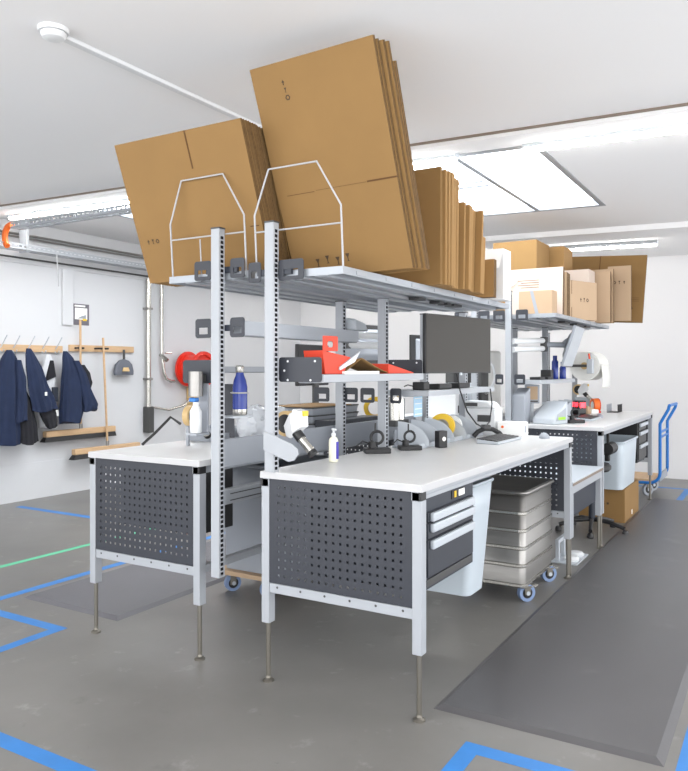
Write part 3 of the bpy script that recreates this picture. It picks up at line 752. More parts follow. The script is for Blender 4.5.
t = thing('carton', 'tall brown carton box at the back left of the far shelf', 'carton', (4.45, .79, 1.9915))
MB().box(0, .46, 0, .45, 0, .80).build('body', M['card'], t, bev=.003)
MB().box(.23, .27, -.001, .451, 0.799, .8015).build('tape', M['tan'], t)
t = thing('carton', 'brown carton box right of the tall one, back of the far shelf', 'carton', (5.00, .81, 1.9915))
MB().box(0, .36, -.15, .30, 0, .80).build('body', M['card3'], t, bev=.003)
MB().box(.16, .20, -.151, .301, .799, .8015).build('tape', M['tan'], t)

# ---------------------------------------------------------------- under the right bench
t = thing('drawer_unit', 'dark grey three drawer unit hanging under the near right workbench', 'drawer unit', (.070, -.005, .522))
t.scale = (1.09, 1.0, 1.06)
MB().box(0, .56, .02, .60, 0, .394).build('body', M['anth2'], t, bev=.003)
for k, (z0, z1) in enumerate(((.285, .325), (.215, .280), (.055, .210))):
    d = MB().box(.03, .53, .006, .02, z0, z1).build('drawer', M['anth'], t, bev=.002)
    MB().box(.045, .51, -.016, .006, z1 - .038, z1 - .002).build('handle', M['lightp'], d, bev=.006)
MB().box(.03, .53, .012, .02, .015, .045).build('plinth', M['darkgrey'], t)
lb = MB().box(.30, .45, .016, .02, .340, .378).build('label_plate', M['black'], t)
MB().box(.375, .44, .013, .016, .345, .373).build('label_card', M['paper'], lb)
MB().box(.325, .345, .013, .016, .345, .373).build('label_logo', M['yellow'], lb)
t = thing('waste_bin', 'milky white plastic bin hanging beside the drawer unit', 'bin', (.965, .12, .25))
def open_bin(t, lo, hi, H, m, thick=.005, name='body', r=.04):
    def ringpts(q, z):
        x0, x1, y0, y1 = q; return [(u, v, z) for u, v in rrect(x0, x1, y0, y1, r, 5)]
    rows = []
    for k in range(5):
        f = k / 4; q = [lo[i] + (hi[i] - lo[i]) * f for i in range(4)]; rows.append(ringpts(q, H * f))
    mb = MB().grid(rows, close=True); mb.f.append(list(range(len(rows[0])))[::-1])
    return mb.build(name, m, t, smooth=True, solid=thick)
open_bin(t, (.0, .235, .03, .42), (-.03, .32, .0, .45), .61, M['bin'])
rim = [(u, v, .61) for u, v in rrect(-.036, .326, -.006, .456, .045, 5)]
MB().tube(rim, .009, 6, closed=True).build('rim', M['bin'], t, smooth=True)
MB().box(.0, .28, .40, .456, .615, .689).build('hanger', M['frame'], t)
t = thing('aluminium_trolley', 'ribbed aluminium tub trolley on castors under the near right workbench', 'trolley', (1.765, .085, 0))
TW, TD = .66, .46
prof = [(.10, .0), (.715, .0)]
rows = [[(u, v, z) for u, v in rrect(-e, TW + e, -e, TD + e, .040, 6)] for z, e in prof]
mb = MB().grid(rows, close=True)
mb.f.append(list(range(len(rows[0])))[::-1])
mb.build('tub', M['alu'], t, smooth=True, solid=.006, off=-1)
for z in (.112, .238, .350, .462, .574):
    rib = MB()
    pr = [(z - .012, .0005), (z - .004, .010), (z + .010, .010), (z + .014, .0005)]
    rib.grid([[(u, v, zz) for u, v in rrect(-e, TW + e, -e, TD + e, .042 + e, 6)] for zz, e in pr], close=True)
    rib.build('bead', M['steel'], t, smooth=True)  # metal brighter than the tub puts the highlight into the bead's colour
MB().tube([(u, v, .705) for u, v in rrect(-.010, TW + .010, -.010, TD + .010, .048, 6)], .012, 8, closed=True).build('rim', M['alu'], t, smooth=True)
MB().box(.012, TW - .012, .012, TD - .012, .52, .53).build('spring_floor', M['alu'], t)
def castor(parent, x, y, z, r=.05, tyre='blue_tyre', rz=0.0):
    c_ = MB().box(-.04, .04, -.035, .035, z - .008, z).box(-.012, .03, -.028, -.022, r - .01, z - .008).box(-.012, .03, .022, .028, r - .01, z - .008).build('castor', M['steel_dark'], parent, bev=.002)
    MB().ring((.012, 0, r), r, r * .62, -.018, .018, 'y', 26).build('tyre', M[tyre], c_, smooth=True)
    MB().cyl((.012, -.0185, r), (.012, .0185, r), r * .63, 22).build('hub', M['black'], c_, smooth=True)
    MB().cyl((.012, -.0295, r), (.012, .0295, r), r * .25, 12).build('axle', M['lightp'], c_, smooth=True)
    c_.location = (x, y, 0); c_.rotation_euler.z = rz
    return c_
for x in (.07, TW - .07):
    for y in (.02, TD - .06): castor(t, x, y, .10, .056, rz=R(-42))
for x in (.10, TW - .04): MB().box(x, x + .06, -.045, -.0, .088, .096).build('brake_pedal', M['steel'], t, bev=.002)
t = thing('foot_switch', 'low white frame stand with two white round pads under the side table', 'foot switch', (2.90, .06, 0))
MB().box(-.02, .36, -.04, .16, 0, .012).build('base_plate', M['lightp'], t, bev=.003)
for x in (.0, .16):
    MB().box(x, x + .03, .10, .13, .012, .15).build('post', M['lightp'], t, bev=.003)
for x in (.09, .25):
    MB().lathe([(.055, .012), (.06, .03), (.045, .045), (0, .047)], (x, .03, 0)).build('pad', M['white'], t, smooth=True)
MB().box(-.01, .32, .10, .13, .15, .18).build('top_bar', M['lightp'], t, bev=.003)

# ---------------------------------------------------------------- under the left bench
t = thing('drawer_unit', 'black drawer unit under the near left workbench, seen from behind', 'drawer unit', (.16, 1.38, .60))
MB().box(0, .29, 0, .60, 0, .335).build('body', M['black'], t, bev=.003)
for k in range(3):
    d = MB().box(.02, .27, .60, .615, .02 + .11 * k, .12 + .11 * k).build('drawer', M['black'], t, bev=.002)
    MB().box(.05, .24, .615, .64, .08 + .11 * k, .10 + .11 * k).build('handle', M['lightp'], d, bev=.003)
t = thing('dolly', 'low wooden dolly on castors under the near left workbench', 'dolly', (.97, 1.38, 0))
MB().box(0, .80, 0, .58, .125, .155).build('board', M['card2'], t, bev=.003)
for x in (.07, .7):
    for y in (.20, .5): castor(t, x, y, .124, .055, 'blue_tyre', R(-30))
t = thing('grey_container', 'light grey container standing on the low dolly', 'container', (1.02, 1.42, .159))
open_bin(t, (0, .68, 0, .50), (-.02, .70, -.02, .52), .70, M['greyp'])
MB().tube([(u, v, .70) for u, v in rrect(-.024, .704, -.024, .524, .045, 5)], .010, 6, closed=True).build('rim', M['greyp'], t, smooth=True)
o = MB().tube([(.62, 1.22, .84), (.64, 1.24, .75), (.62, 1.25, .66), (.66, 1.27, .58), (.62, 1.26, .535), (.57, 1.25, .52)], .006, 6).build('loose_cable', M['black'], smooth=True)
tag(o, 'loose black cable dangling behind the left workbench', 'cable')

# ---------------------------------------------------------------- on the near right bench (top at 1.01)
ZT = 1.0105
def tape_gun(loc, rz, label):
    t = thing('tape_dispenser', label, 'tape dispenser', loc, rz)
    MB().box(-.004, .0, -.08, .04, .11, .19).build('mount_plate', M['lightp'], t, bev=.002)
    MB().ring((.0, 0, .16), .062, .036, -.045, -.008, 'x', 28).build('tape_roll', M['tan'], t, smooth=True)
    MB().cyl((-.047, 0, .16), (-.006, 0, .16), .046, 22).build('core', M['black'], t, smooth=True)
    MB().prism([(-.080, .12), (-.04, .09), (-.012, .10), (.002, .15), (-.03, .21), (-.075, .232), (-.105, .21), (-.10, .16)], -.055, -.048, 'x').build('side_plate', M['white'], t, bev=.002)
    MB().prism([(-.115, .15), (-.07, .12), (-.055, .17), (-.07, .235), (-.11, .225)], -.085, -.012, 'x').build('front_body', M['white'], t, bev=.004)
    MB().box(-.06, -.02, -.118, -.104, .20, .225).build('yellow_tab', M['yellow'], t)
    MB().cyl((-.05, -.075, .115), (-.05, -.165, .025), .021, 16).build('handle', M['steel'], t, smooth=True)
    MB().cyl((-.05, -.070, .122), (-.05, -.10, .09), .025, 16).build('handle_collar', M['black'], t, smooth=True)
    MB().cyl((-.05, -.155, .035), (-.05, -.168, .022), .023, 16).build('handle_end', M['black'], t, smooth=True)
    return t
o = MB().prism([(.785, 1.205), (.72, 1.185), (.62, 1.150), (.59, 1.13), (.585, 1.105), (.61, 1.075), (.64, 1.068), (.785, 1.115)], -.053, -.046, 'x').build('dispenser_bracket', M['frame'], bev=.001)
o.parent = BR; o.location = (0, .03, 0)
tape_gun((.10, .735, 1.075), 0, 'white hand tape dispenser hooked on the near right post')
t = thing('soap_bottle', 'cream pump bottle with violet label on the near right workbench', 'bottle', (.445, .70, ZT), rz=R(58)); t.scale = (.88, .88, .97)
MB().lathe([(.020, 0), (.027, .003), (.028, .02), (.028, .115), (.022, .13), (.011, .138), (.011, .146)], n=24).build('bottle_body', M['cream'], t, smooth=True)
MB().prism(rrect(-.020, -.004, .018, .112, .003), -.030, -.0275, 'x').build('label_patch', M['violet'], t)
MB().lathe([(.014, .142), (.014, .155), (.006, .158), (.006, .172), (.012, .173), (.012, .182), (0, .184)], n=16).build('pump', M['white'], t, smooth=True)
MB().box(-.034, .0, -.006, .006, .171, .181).build('nozzle', M['white'], t, bev=.003)
def scanner_stand(loc, rz, label, sc=1.0, group=None):
    t = thing('scanner_stand', label, 'stand', loc, rz, group); t.scale = (sc, sc, sc)
    MB().box(-.08, .08, -.05, .05, 0, .032).build('base', M['black'], t, bev=.006)
    MB().cyl((-.03, 0, .03), (-.03, 0, .07), .024, 16).build('neck', M['black'], t, smooth=True)
    MB().tube([(-.0 + .038 * math.cos(a), 0, .095 + .038 * math.sin(a)) for a in [2 * PI * k / 20 for k in range(20)]], .009, 8, closed=True).build('holder_ring', M['black'], t, smooth=True)
    MB().cyl((-.01, 0, .125), (-.01, 0, .185), .006, 8).build('pin', M['black'], t, smooth=True)
    MB().tube([(-.03, 0, .05), (-.09, -.0, .075), (-.13, -.02, .045)], .005, 6).build('cable_loop', M['black'], t, smooth=True)
    return t
scanner_stand((.93, .70, ZT), R(-52), 'black scanner stand with ring holder behind the pump bottle', .95)
scanner_stand((1.18, .61, ZT), R(-50), 'black scanner stand beside the curved grey dividers', .85)
t = thing('battery_box', 'small upright black box on the near right workbench', 'box', (1.40, .50, ZT), rz=R(-30))
MB().box(-.032, .032, -.024, .024, 0, .105).build('case', M['black'], t, bev=.004)
MB().cyl((.005, -.0255, .055), (.005, -.0238, .055), .014, 14).build('button', M['steel'], t, smooth=True)
def keyboard(loc, rz, label):
    t = thing('keyboard', label, 'keyboard', loc, rz)
    MB().hexa([(-.23, -.075, 0), (.23, -.075, 0), (.23, .075, 0), (-.23, .075, 0)], [(-.23, -.075, .016), (.23, -.075, .016), (.23, .075, .028), (-.23, .075, .028)]).build('case', M['lightp'], t, bev=.004)
    k = MB()
    for r in range(5):
        for c in range(15):
            y = -.058 + r * .0285; x = -.215 + c * .0290; z = .016 + (y + .075) * .08
            k.box(x, x + .025, y, y + .024, z, z + .008)
    k.build('keys', M['darkgrey'], t)
    return t
keyboard((1.965, .315, ZT), R(-1), 'light keyboard with dark keys under the switched-off monitor')
def mouse(loc, rz, label):
    t = thing('computer_mouse', label, 'mouse', loc, rz); t.scale = (1.2, 1.2, 1.15)
    rows = []
    for j in range(7):
        a = j / 6 * PI / 2; r = math.cos(a); z = .034 * math.sin(a)
        rows.append([(.055 * r * math.cos(b), .031 * r * math.sin(b), z) for b in [2 * PI * i / 24 for i in range(24)]])
    mb = MB().grid(rows, close=True); mb.f.append(list(range(24))[::-1])
    mb.build('shell', M['greyp'], t, smooth=True)
    MB().box(.018, .04, -.003, .003, .022, .033).build('wheel', M['darkgrey'], t, bev=.002)
    return t
mouse((2.36, .125, ZT), R(20), 'grey mouse at the far end of the near right workbench')
# curved grey divider rack
t = thing('divider_rack', 'grey rack with curved dividers along the back of the workbench', 'rack', (1.24, .64, ZT))
MB().box(.0, 1.10, -.06, .12, 0, .012).build('base_plate', M['lightp'], t, bev=.002)
MB().box(.0, 1.10, .100, .108, .012, .11).build('back_plate', M['greyp'], t)
MB().box(.0, 1.10, -.07, -.06, 0, .030).build('front_lip', M['lightp'], t, bev=.002)
for k, x in enumerate((.03, .22, .43, .65, .88)):
    pts = [(-.10, .0125)] + [(-.10 + .20 * (1 - math.cos(a)), .0125 + .150 * math.sin(a)) for a in [PI / 2 * q / 9 for q in range(1, 10)]] + [(.10, .0125)]
    rt = Matrix.Rotation(R(14), 3, 'Z')
    mb = MB().prism(pts, -.003, .003, 'x')
    mb.v = [tuple(rt @ Vector(p)) for p in mb.v]
    d = mb.build('divider', M['lightp'], t); d.location = (x + .03, .0, 0)
def tape_roll(loc, r0, r1, wd, m, label, rot, cm='tan'):
    t = thing('tape_roll', label, 'tape roll', loc, rot=rot)
    MB().ring((0, 0, 0), r0, r1, -wd / 2, wd / 2, 'z', 32).build('tape', M[m], t, smooth=True)
    MB().ring((0, 0, 0), r1, r1 - .005, -wd / 2 - .001, wd / 2 + .001, 'z', 32).build('core', M[cm], t, smooth=True)
    return t
tape_roll((1.83, .675, ZT + .100), .085, .05, .05, 'yellow', 'yellow tape roll standing between the grey dividers', (R(90), 0, R(-76)))
tape_roll((2.035, .69, ZT + .09), .07, .04, .05, 'paper', 'white tape roll standing right of the yellow one', (R(90), 0, R(-76)))
t = thing('steel_cup', 'pair of steel cups holding tools behind the curved dividers', 'cup', (1.47, .865, 1.165))
MB().lathe([(.036, 0), (.036, .15), (.032, .15), (.032, .006), (0, .006)], n=22).build('cup', M['steel'], t, smooth=True)
MB().lathe([(.034, 0), (.034, .14), (.030, .14), (.030, .006), (0, .006)], (.075, -.005, 0), n=22).build('cup', M['steel'], t, smooth=True)
MB().box(-.05, .14, -.04, .05, -.04, -.001).build('cup_holder', M['darkgrey'], t)
MB().cyl((.0, 0, .01), (.012, .01, .22), .006, 8).build('tool_handle', M['paper'], t, smooth=True)
MB().cyl((.075, 0, .01), (.07, .01, .20), .006, 8).build('tool_handle', M['tan'], t, smooth=True)
t = thing('label_card', 'pale blue printed card standing behind the curved dividers', 'card', (1.65, .775, 1.135))
MB().box(-.065, .065, -.002, .002, .045, .20).build('card', M['paleblue'], t)
for i in range(4): MB().box(-.055, .055, -.0032, -.002, .06 + .035 * i, .066 + .035 * i).build('printed_line', M['paper'], t)
MB().box(-.05, .05, -.006, .012, -.02, .045).build('card_holder', M['greyp'], t)
# things on the right bench's upper tiers
t = thing('red_box', 'orange-red card dispenser box with hanging tab on the middle shelf', 'box', (.215, .60, 1.4745), rz=R(-6))
MB().hexa([(-.085, -.06, 0), (.06, -.06, 0), (.06, .06, 0), (-.085, .06, 0)], [(-.105, -.06, .115), (.12, -.06, .085), (.12, .06, .085), (-.105, .06, .115)]).build('carton_body', M['red'], t, bev=.002)
MB().prism(rrect(-.105, .01, .112, .185, .006), -.064, -.060, 'y', [rrect(-.072, -.025, .130, .160, .012)[::-1]]).build('hang_tab', M['red'], t)
MB().hexa([(.02, -.072, .02), (.14, -.072, .06), (.14, -.062, .06), (.02, -.062, .02)], [(.02, -.072, .035), (.19, -.072, .115), (.19, -.062, .115), (.02, -.062, .035)]).build('film_window', M['film'], t)
t = thing('kraft_envelope', 'brown kraft envelope lying tilted beside the red box', 'envelope', (.53, .635, 1.4745), rz=R(-4))
mb = MB().grid([[(-.20 + .46 * u, -.08 + .16 * v, .003 + .080 * (u / .38 if u < .38 else ((1 - u) / .62) ** 1.3) * (1 - .25 * v)) for u in [i / 24 for i in range(25)]] for v in [j / 6 for j in range(7)]])
mb.build('paper_sheet', M['card'], t, smooth=True, solid=.003)
t = thing('paper_stack', 'stack of white paper sheets under the kraft envelope', 'paper', (.40, .57, 1.4742), rz=R(-2))
MB().box(-.14, .20, -.055, -.02, 0, .015).build('sheets', M['paper'], t)
t = thing('red_folder', 'flat orange-red folder on the end of the middle shelf', 'folder', (.92, .62, 1.4745), rz=R(-2))
MB().hexa([(-.16, -.09, 0), (.14, -.09, 0), (.14, .08, 0), (-.16, .08, 0)], [(-.16, -.09, .055), (.14, -.09, .006), (.14, .08, .006), (-.16, .08, .055)]).build('cover', M['red'], t, bev=.002)
for x, lb in ((1.32, 'black block on the lower shelf, left under the monitor'), (1.62, 'black block on the lower shelf, middle under the monitor'), (1.95, 'black block on the lower shelf, right under the monitor')):
    t = thing('power_adapter', lb, 'power adapter', (x, .60, 1.3695))
    MB().box(-.04 if x < 1.4 else -.10, .04 if x < 1.4 else .10, -.04, .04, 0, .05 if x < 1.4 else .035).build('case', M['black'], t, bev=.004)
    MB().tube([(.0, .04, .02), (.02, .10, .03), (.05, .14, .02)], .004, 6).build('cable', M['black'], t, smooth=True)

def monitor(loc, rz, W, H, label, rx=0, pale=False):
    t = thing('computer_monitor', label, 'monitor', loc, rot=(rx, 0, rz))
    MB().box(-W / 2, W / 2, -.006, .018, -H / 2, H / 2).build('bezel', M['greyp' if pale else 'black'], t, bev=.004)
    MB().box(-W / 2 + .006, W / 2 - .006, -.0075, -.006, -H / 2 + .010, H / 2 - .006).build('screen', M['lightp' if pale else 'screen'], t)  # pale screen carries its bright reflection in the colour
    MB().hexa([(-W * .38, .018, -H * .4), (W * .38, .018, -H * .4), (W * .38, .018, H * .4), (-W * .38, .018, H * .4)], [(-W * .25, .055, -H * .25), (W * .25, .055, -H * .25), (W * .25, .055, H * .25), (-W * .25, .055, H * .25)]).build('rear_housing', M['greyp'], t, bev=.008)
    return t
m1 = monitor((1.515, .425, 1.653), R(-11.2), .740, .360, 'large switched-off monitor above the near right workbench')
MB().cyl((0, .05, 0), (.05, .25, .02), .018, 12).build('mount_arm', M['lightp'], m1, smooth=True)
MB().cyl((.0, .045, -.0), (.0, .075, -.0), .05, 16).build('mount_plate', M['darkgrey'], m1)
MB().box(-.005, .015, -.012, -.006, -.192, -.176).build('logo_mark', M['lightp'], m1)
# cables below the monitor
o = MB().tube([(1.60, .475, 1.47), (1.64, .47, 1.36), (1.74, .46, 1.22), (1.88, .45, 1.13), (2.04, .45, 1.09), (2.16, .455, 1.13), (2.22, .46, 1.25), (2.21, .47, 1.36)], .005, 8).build('hanging_cable', M['black'], smooth=True); tag(o, 'looping black cable hanging under the switched-off monitor', 'cable')
t = thing('label_printer', 'white label printer at the end of the near right workbench', 'printer', (2.355, .52, ZT))
MB().box(0, .16, -.04, .205, 0, .20).build('lower_body', M['white'], t, bev=.012)
MB().hexa([(.0, -.03, .201), (.16, -.03, .201), (.16, .205, .201), (.0, .205, .201)], [(.0, .01, .245), (.16, .01, .245), (.16, .205, .255), (.0, .205, .255)]).build('lid', M['white'], t, bev=.012)
MB().box(-.003, .0, .0, .10, .10, .15).build('paper_slot', M['darkgrey'], t)
MB().box(-.004, -.0005, .10, .20, .212, .238).build('display', M['darkgrey'], t)
t = thing('control_box', 'cream control box with an orange button beside the white label printer', 'box', (2.33, .27, ZT))
MB().box(0, .13, 0, .19, 0, .105).build('case', M['paper'], t, bev=.006)
MB().cyl((-.004, .15, .07), (.0, .15, .07), .010, 14).build('button', M['orange'], t)
MB().box(.04, .07, -.003, .0, .03, .08).build('slot_plate', M['greyp'], t)
t = thing('hand_scanner', 'black hand scanner lying on the bench behind the keyboard', 'scanner', (2.16, .475, ZT), rz=R(-50))
MB().tube([(-.10, 0, .012), (-.07, 0, .045), (-.02, 0, .066), (.04, 0, .062), (.09, 0, .035), (.11, 0, .012)], .017, 10).build('handle', M['black'], t, smooth=True)
MB().box(-.04, .02, -.03, .03, .06, .095).build('scan_head', M['darkgrey'], t, bev=.008)

# ---------------------------------------------------------------- on the near left bench (top at 1.03)
ZL = 1.0305
g2 = tape_gun((.52, 1.80, 1.055), R(100), 'white hand tape dispenser on the near left workbench, with black tube')
MB().tube([(.03, .02, .11), (.10, .02, .15), (.16, .09, .06), (.215, .15, -.012)], .009, 8).build('support_tube', M['black'], g2, smooth=True)
MB().box(-.02, .0, -.01, .01, -.0235, .10).build('stand', M['greyp'], g2, bev=.003)

t = thing('grey_tray', 'small grey open tray on the near left workbench near its outer edge', 'tray', (.78, 1.74, ZL + .003))
open_bin(t, (0, .26, 0, .28), (-.01, .27, -.01, .29), .085, M['greyp'], .006, 'tray_body', .012)
t = thing('steel_canister', 'upright steel canister hung beside the near left post', 'canister', (-.055, 1.207, 1.362))
MB().lathe([(.036, 0), (.036, .125), (.032, .125), (.032, .006), (0, .006)], n=24).build('canister_body', M['alu'], t, smooth=True)
MB().box(.034, .054, -.02, .02, .07, .11).build('hanging_clip', M['darkgrey'], t)
t = thing('spray_bottle', 'white bottle with blue nozzle under the steel canister', 'bottle', (-.055, 1.207, 1.178))
MB().lathe([(.026, 0), (.030, .006), (.030, .11), (.014, .14), (.014, .155), (0, .156)], n=20).build('bottle_body', M['white'], t, smooth=True)
MB().box(-.02, .012, -.012, .028, .156, .178).build('nozzle', M['bluep'], t, bev=.004)
MB().box(-.035, .065, -.035, .035, -.012, -.001).box(.055, .066, -.03, .03, -.012, .26).build('hanging_bracket', M['greyp'], t, bev=.002)
o = MB().box(.20, .206, 1.20, 1.33, 1.16, 1.42).build('tool_plate', M['anth']); tag(o, 'dark grey metal tool plate behind the near left post', 'plate')
o.parent = BL; o.location = (0, -2.06, 0); del o['label']; del o['category']
MB().box(.20, .206, 1.17 - 2.06, 1.20 - 2.06, 1.135, 1.42).build('tool_plate_mount', M['anth'], BL)
t = thing('drinking_bottle', 'blue steel drinking bottle in a wire holder at the near left post', 'bottle', (.145, 1.085, 1.262))
MB().lathe([(.036, 0), (.038, .004), (.038, .030)], n=28).build('steel_base', M['steel'], t, smooth=True)
MB().lathe([(.0385, .030), (.0385, .145), (.032, .180), (.022, .205), (.019, .220)], n=28).build('bottle_body', M['blue_bottle'], t, smooth=True)
MB().lathe([(.021, .220), (.023, .224), (.023, .250), (.018, .256), (0, .257)], n=24).build('bottle_cap', M['steel'], t, smooth=True)
MB().tube([(.046 * math.cos(a), .046 * math.sin(a), .115) for a in [2 * PI * k / 24 for k in range(24)]], .004, 6, closed=True).build('holder_wire', M['wire'], t, smooth=True)
MB().box(-.10, .06, -.04, .045, -.012, -.001).build('holder_plate', M['lightp'], t, bev=.002)
t = thing('film_bundle', 'crumpled bundle of clear plastic film on the near left workbench', 'plastic film', (.90, 1.52, ZL))
rnd = random.Random(9)
for q in range(3):
    rows = []
    for j in range(9):
        f = j / 8; r = (.12 + .02 * q) * math.sin(PI * (.12 + .86 * f)) ** .6
        rows.append([(q * .10 - .08 + (r + rnd.uniform(-.02, .02)) * math.cos(2 * PI * i / 22), (r * .8 + rnd.uniform(-.02, .02)) * math.sin(2 * PI * i / 22), .0 + .235 * f + (rnd.uniform(-.012, .012) if j else 0)) for i in range(22)])
    mb = MB().grid(rows, close=True); mb.f.append(list(range(22))[::-1]); mb.f.append(list(range(8 * 22, 9 * 22)))
    mb.build('film_fold', M['film'], t, smooth=True)
for k in range(4):
    t = thing('tray', 'grey wire-patterned tray in the stack behind the near post' if k < 3 else 'topmost grey tray of the stack, filled with brown card', 'tray', (1.25, 1.36, ZL + .003 + .053 * k), group='stacked grey trays on the left bench' if k < 3 else None)
    n = int(.62 / .03); us = []
    for i in range(n): us += [i * .03, i * .03 + .02]
    us.append(n * .03)
    open_bin(t, (0, .60, 0, .40), (-.008, .608, -.008, .408), .046, M['greyp'], .004, 'tray_body', .015)
    MB().tube([(u, v, .046) for u, v in rrect(-.012, .612, -.012, .412, .02, 3)], .005, 6, closed=True).build('rim', M['darkgrey'], t, smooth=True)
    if k == 3: MB().box(.03, .57, .03, .37, .02, .052).build('card_insert', M['card'], t)
o = MB().box(1.25, 1.9, 1.20, 1.34, ZL, ZL + .13).build('dark_box', M['anth'], bev=.004); tag(o, 'dark grey box behind the post beside the tray stack', 'box')
for x, y, lb in ((2.05, 1.32, 'yellow tape roll standing at the back of the left workbench'), ):
    tape_roll((x, y, ZL + .176), .085, .055, .06, 'yellow', lb, (R(90), 0, R(-60)))
    o2 = MB().box(x - .1, x + .1, y - .10, y + .1, ZL, ZL + .088).build('white_box', M['white'], bev=.004); tag(o2, 'white box under the yellow tape roll on the left workbench', 'box')
t = thing('scanner_device', 'grey document device on the left bench middle shelf end', 'device', (1.182, .985, 1.7455))
MB().hexa([(0, 0, 0), (.16, 0, 0), (.16, .10, 0), (0, .10, 0)], [(0, .01, .075), (.15, .01, .05), (.15, .10, .05), (0, .10, .085)]).build('case', M['lightp'], t, bev=.012)
MB().box(.12, .168, .01, .09, .0, .02).build('dark_foot', M['black'], t)
t = thing('computer_monitor', 'dark monitor standing on the left bench, seen from behind the posts', 'monitor', (1.99, 1.84, ZL))
MB().box(-.22, .22, -.012, .02, .34, .66).build('bezel', M['black'], t, bev=.006)
MB().box(-.21, .21, .02, .022, .36, .65).build('screen', M['screen'], t)
MB().box(-.03, .03, -.04, -.012, .03, .5).build('stand_neck', M['darkgrey'], t, bev=.004)
MB().box(-.13, .13, -.12, .10, .0, .03).build('stand_base', M['darkgrey'], t, bev=.006)

def arm_unit(parent, p0, p1, p2, dz=.075):
    for z in (0, -dz):
        MB().cyl((p0[0], p0[1], p0[2] + z), (p1[0], p1[1], p1[2] + z), .026, 14).build('arm_bar', M['white'], parent, smooth=True)
    MB().box(p1[0] - .03, p1[0] + .03, p1[1] - .03, p1[1] + .03, p1[2] - dz - .03, p1[2] + .035).build('arm_joint', M['darkgrey'], parent, bev=.006)
    MB().cyl((p1[0], p1[1], p1[2] - dz / 2), p2, .026, 12).build('arm_link', M['greyp'], parent, smooth=True)
# monitor of the left bench on its own arm
m2 = monitor((2.46, 1.66, 1.70), R(160), .55, .33, 'monitor on a white arm over the left bench, seen behind the large monitor')
arm_unit(m2, (.15, .47, .05), (.42, .30, .06), (.03, .06, .0))

# ---------------------------------------------------------------- far benches
m3 = monitor((4.42, .42, 1.715), R(5), .56, .40, 'tilted monitor on a white arm over the far right workbench, seen edge-on', rx=R(18), pale=True)
MB().cyl((.0, .05, 0), (-.0, .10, .03), .05, 16).build('mount_plate', M['greyp'], m3, smooth=True)
t = thing('monitor_arm', 'white double monitor arm on the far right front post', 'monitor arm', (3.65, .775, 1.75))
arm_unit(t, (0, 0, 0), (.52, -.14, .02), (.66, -.29, -.02))
t = thing('small_display', 'small grey framed display on a post arm at the far right workbench', 'display', (3.85, .655, 1.185), rz=R(-70))
MB().box(-.065, .065, -.012, .02, 0, .17).build('case', M['greyp'], t, bev=.004)
MB().box(-.048, .048, -.014, -.012, .035, .155).build('screen', M['card2'], t)
MB().box(-.05, .05, -.0135, -.012, .012, .026).build('button_strip', M['darkgrey'], t)
MB().box(-.015, .015, .0, .03, -.174, .0).build('stand', M['lightp'], t, bev=.003)
def angled_unit(loc, rz, sz, tilt, m, label, green=False):
    t = thing('label_unit', label, 'device', loc, rz)
    a, b, h = sz
    MB().hexa([(0, 0, 0), (a, 0, 0), (a, b, 0), (0, b, 0)], [(0, 0, h * tilt), (a, 0, h), (a, b, h), (0, b, h * tilt)]).build('case', M[m], t, bev=.008)
    MB().hexa([(a * .15, -.003, h * .15), (a * .85, -.003, h * .15), (a * .85, .0, h * .15), (a * .15, .0, h * .15)], [(a * .25, -.003, h * .45), (a * .85, -.003, h * .7), (a * .85, .0, h * .7), (a * .25, .0, h * .45)]).build('front_plate', M['greyp'], t)
    if green: MB().box(a * .3, a * .8, -.005, -.003, h * .2, h * .32).build('green_label', M['green'], t)
    return t
angled_unit((3.64, .40, ZT), R(-18), (.22, .22, .20), .25, 'lightp', 'light grey wedge-shaped unit at the near end of the far workbench', True)
angled_unit((3.98, .48, ZT), R(-15), (.30, .26, .18), .35, 'greyp', 'grey wedge-shaped unit beside the divider rack of the far workbench')
angled_unit((3.64, .66, ZT + .0), R(-5), (.14, .12, .32), .8, 'greyp', 'tall light grey unit behind the display of the far workbench')
R2 = [o for o in bpy.data.objects if o.name.startswith('divider_rack')][0]
dup(R2, (4.42, .64, ZT), label='grey rack with curved dividers on the far right workbench')
S2 = [o for o in bpy.data.objects if o.name.startswith('scanner_stand')][0]
dup(S2, (3.98, .30, ZT), (0, 0, R(-52)), label='black scanner stand on the far right workbench by the wedge-shaped units')
t = thing('barcode_scanner', 'black barcode scanner glowing red on the far right workbench', 'scanner', (4.80, .455, ZT), rz=R(-30))
MB().box(-.10, .10, -.05, .06, 0, .03).build('base', M['black'], t, bev=.006)
MB().box(-.05, .06, -.04, .05, .03, .17).build('head', M['black'], t, bev=.012)
MB().box(-.056, -.049, -.028, .036, .11, .152).build('red_window', M['redlight'], t, bev=.002)
MB().box(-.03, .04, -.0445, -.039, .10, .15).build('red_window', M['redlight'], t)
keyboard((4.52, .30, ZT), R(2), 'keyboard on the far right workbench')
mouse((4.86, .27, ZT), R(10), 'grey mouse on the far right workbench')
t = thing('tape_dispenser', 'red dispenser with an orange tape roll on the far right workbench', 'tape dispenser', (5.72, .50, ZT), rz=R(35))
MB().ring((0, 0, .082), .078, .045, -.03, .03, 'y', 30).build('tape_roll', M['orange'], t, smooth=True)
MB().ring((0, -.032, .082), .080, .040, -.006, .0, 'y', 30).build('side_disc', M['redp'], t, smooth=True)
MB().box(-.085, .09, -.036, .036, 0, .022).build('base', M['redp'], t, bev=.004)
MB().cyl((0, -.031, .082), (0, .031, .082), .043, 24).build('hub', M['paper'], t, smooth=True)
t = thing('pen_basket', 'dark wire basket of pens at the end of the far right workbench', 'basket', (5.93, .33, ZT), rz=0)
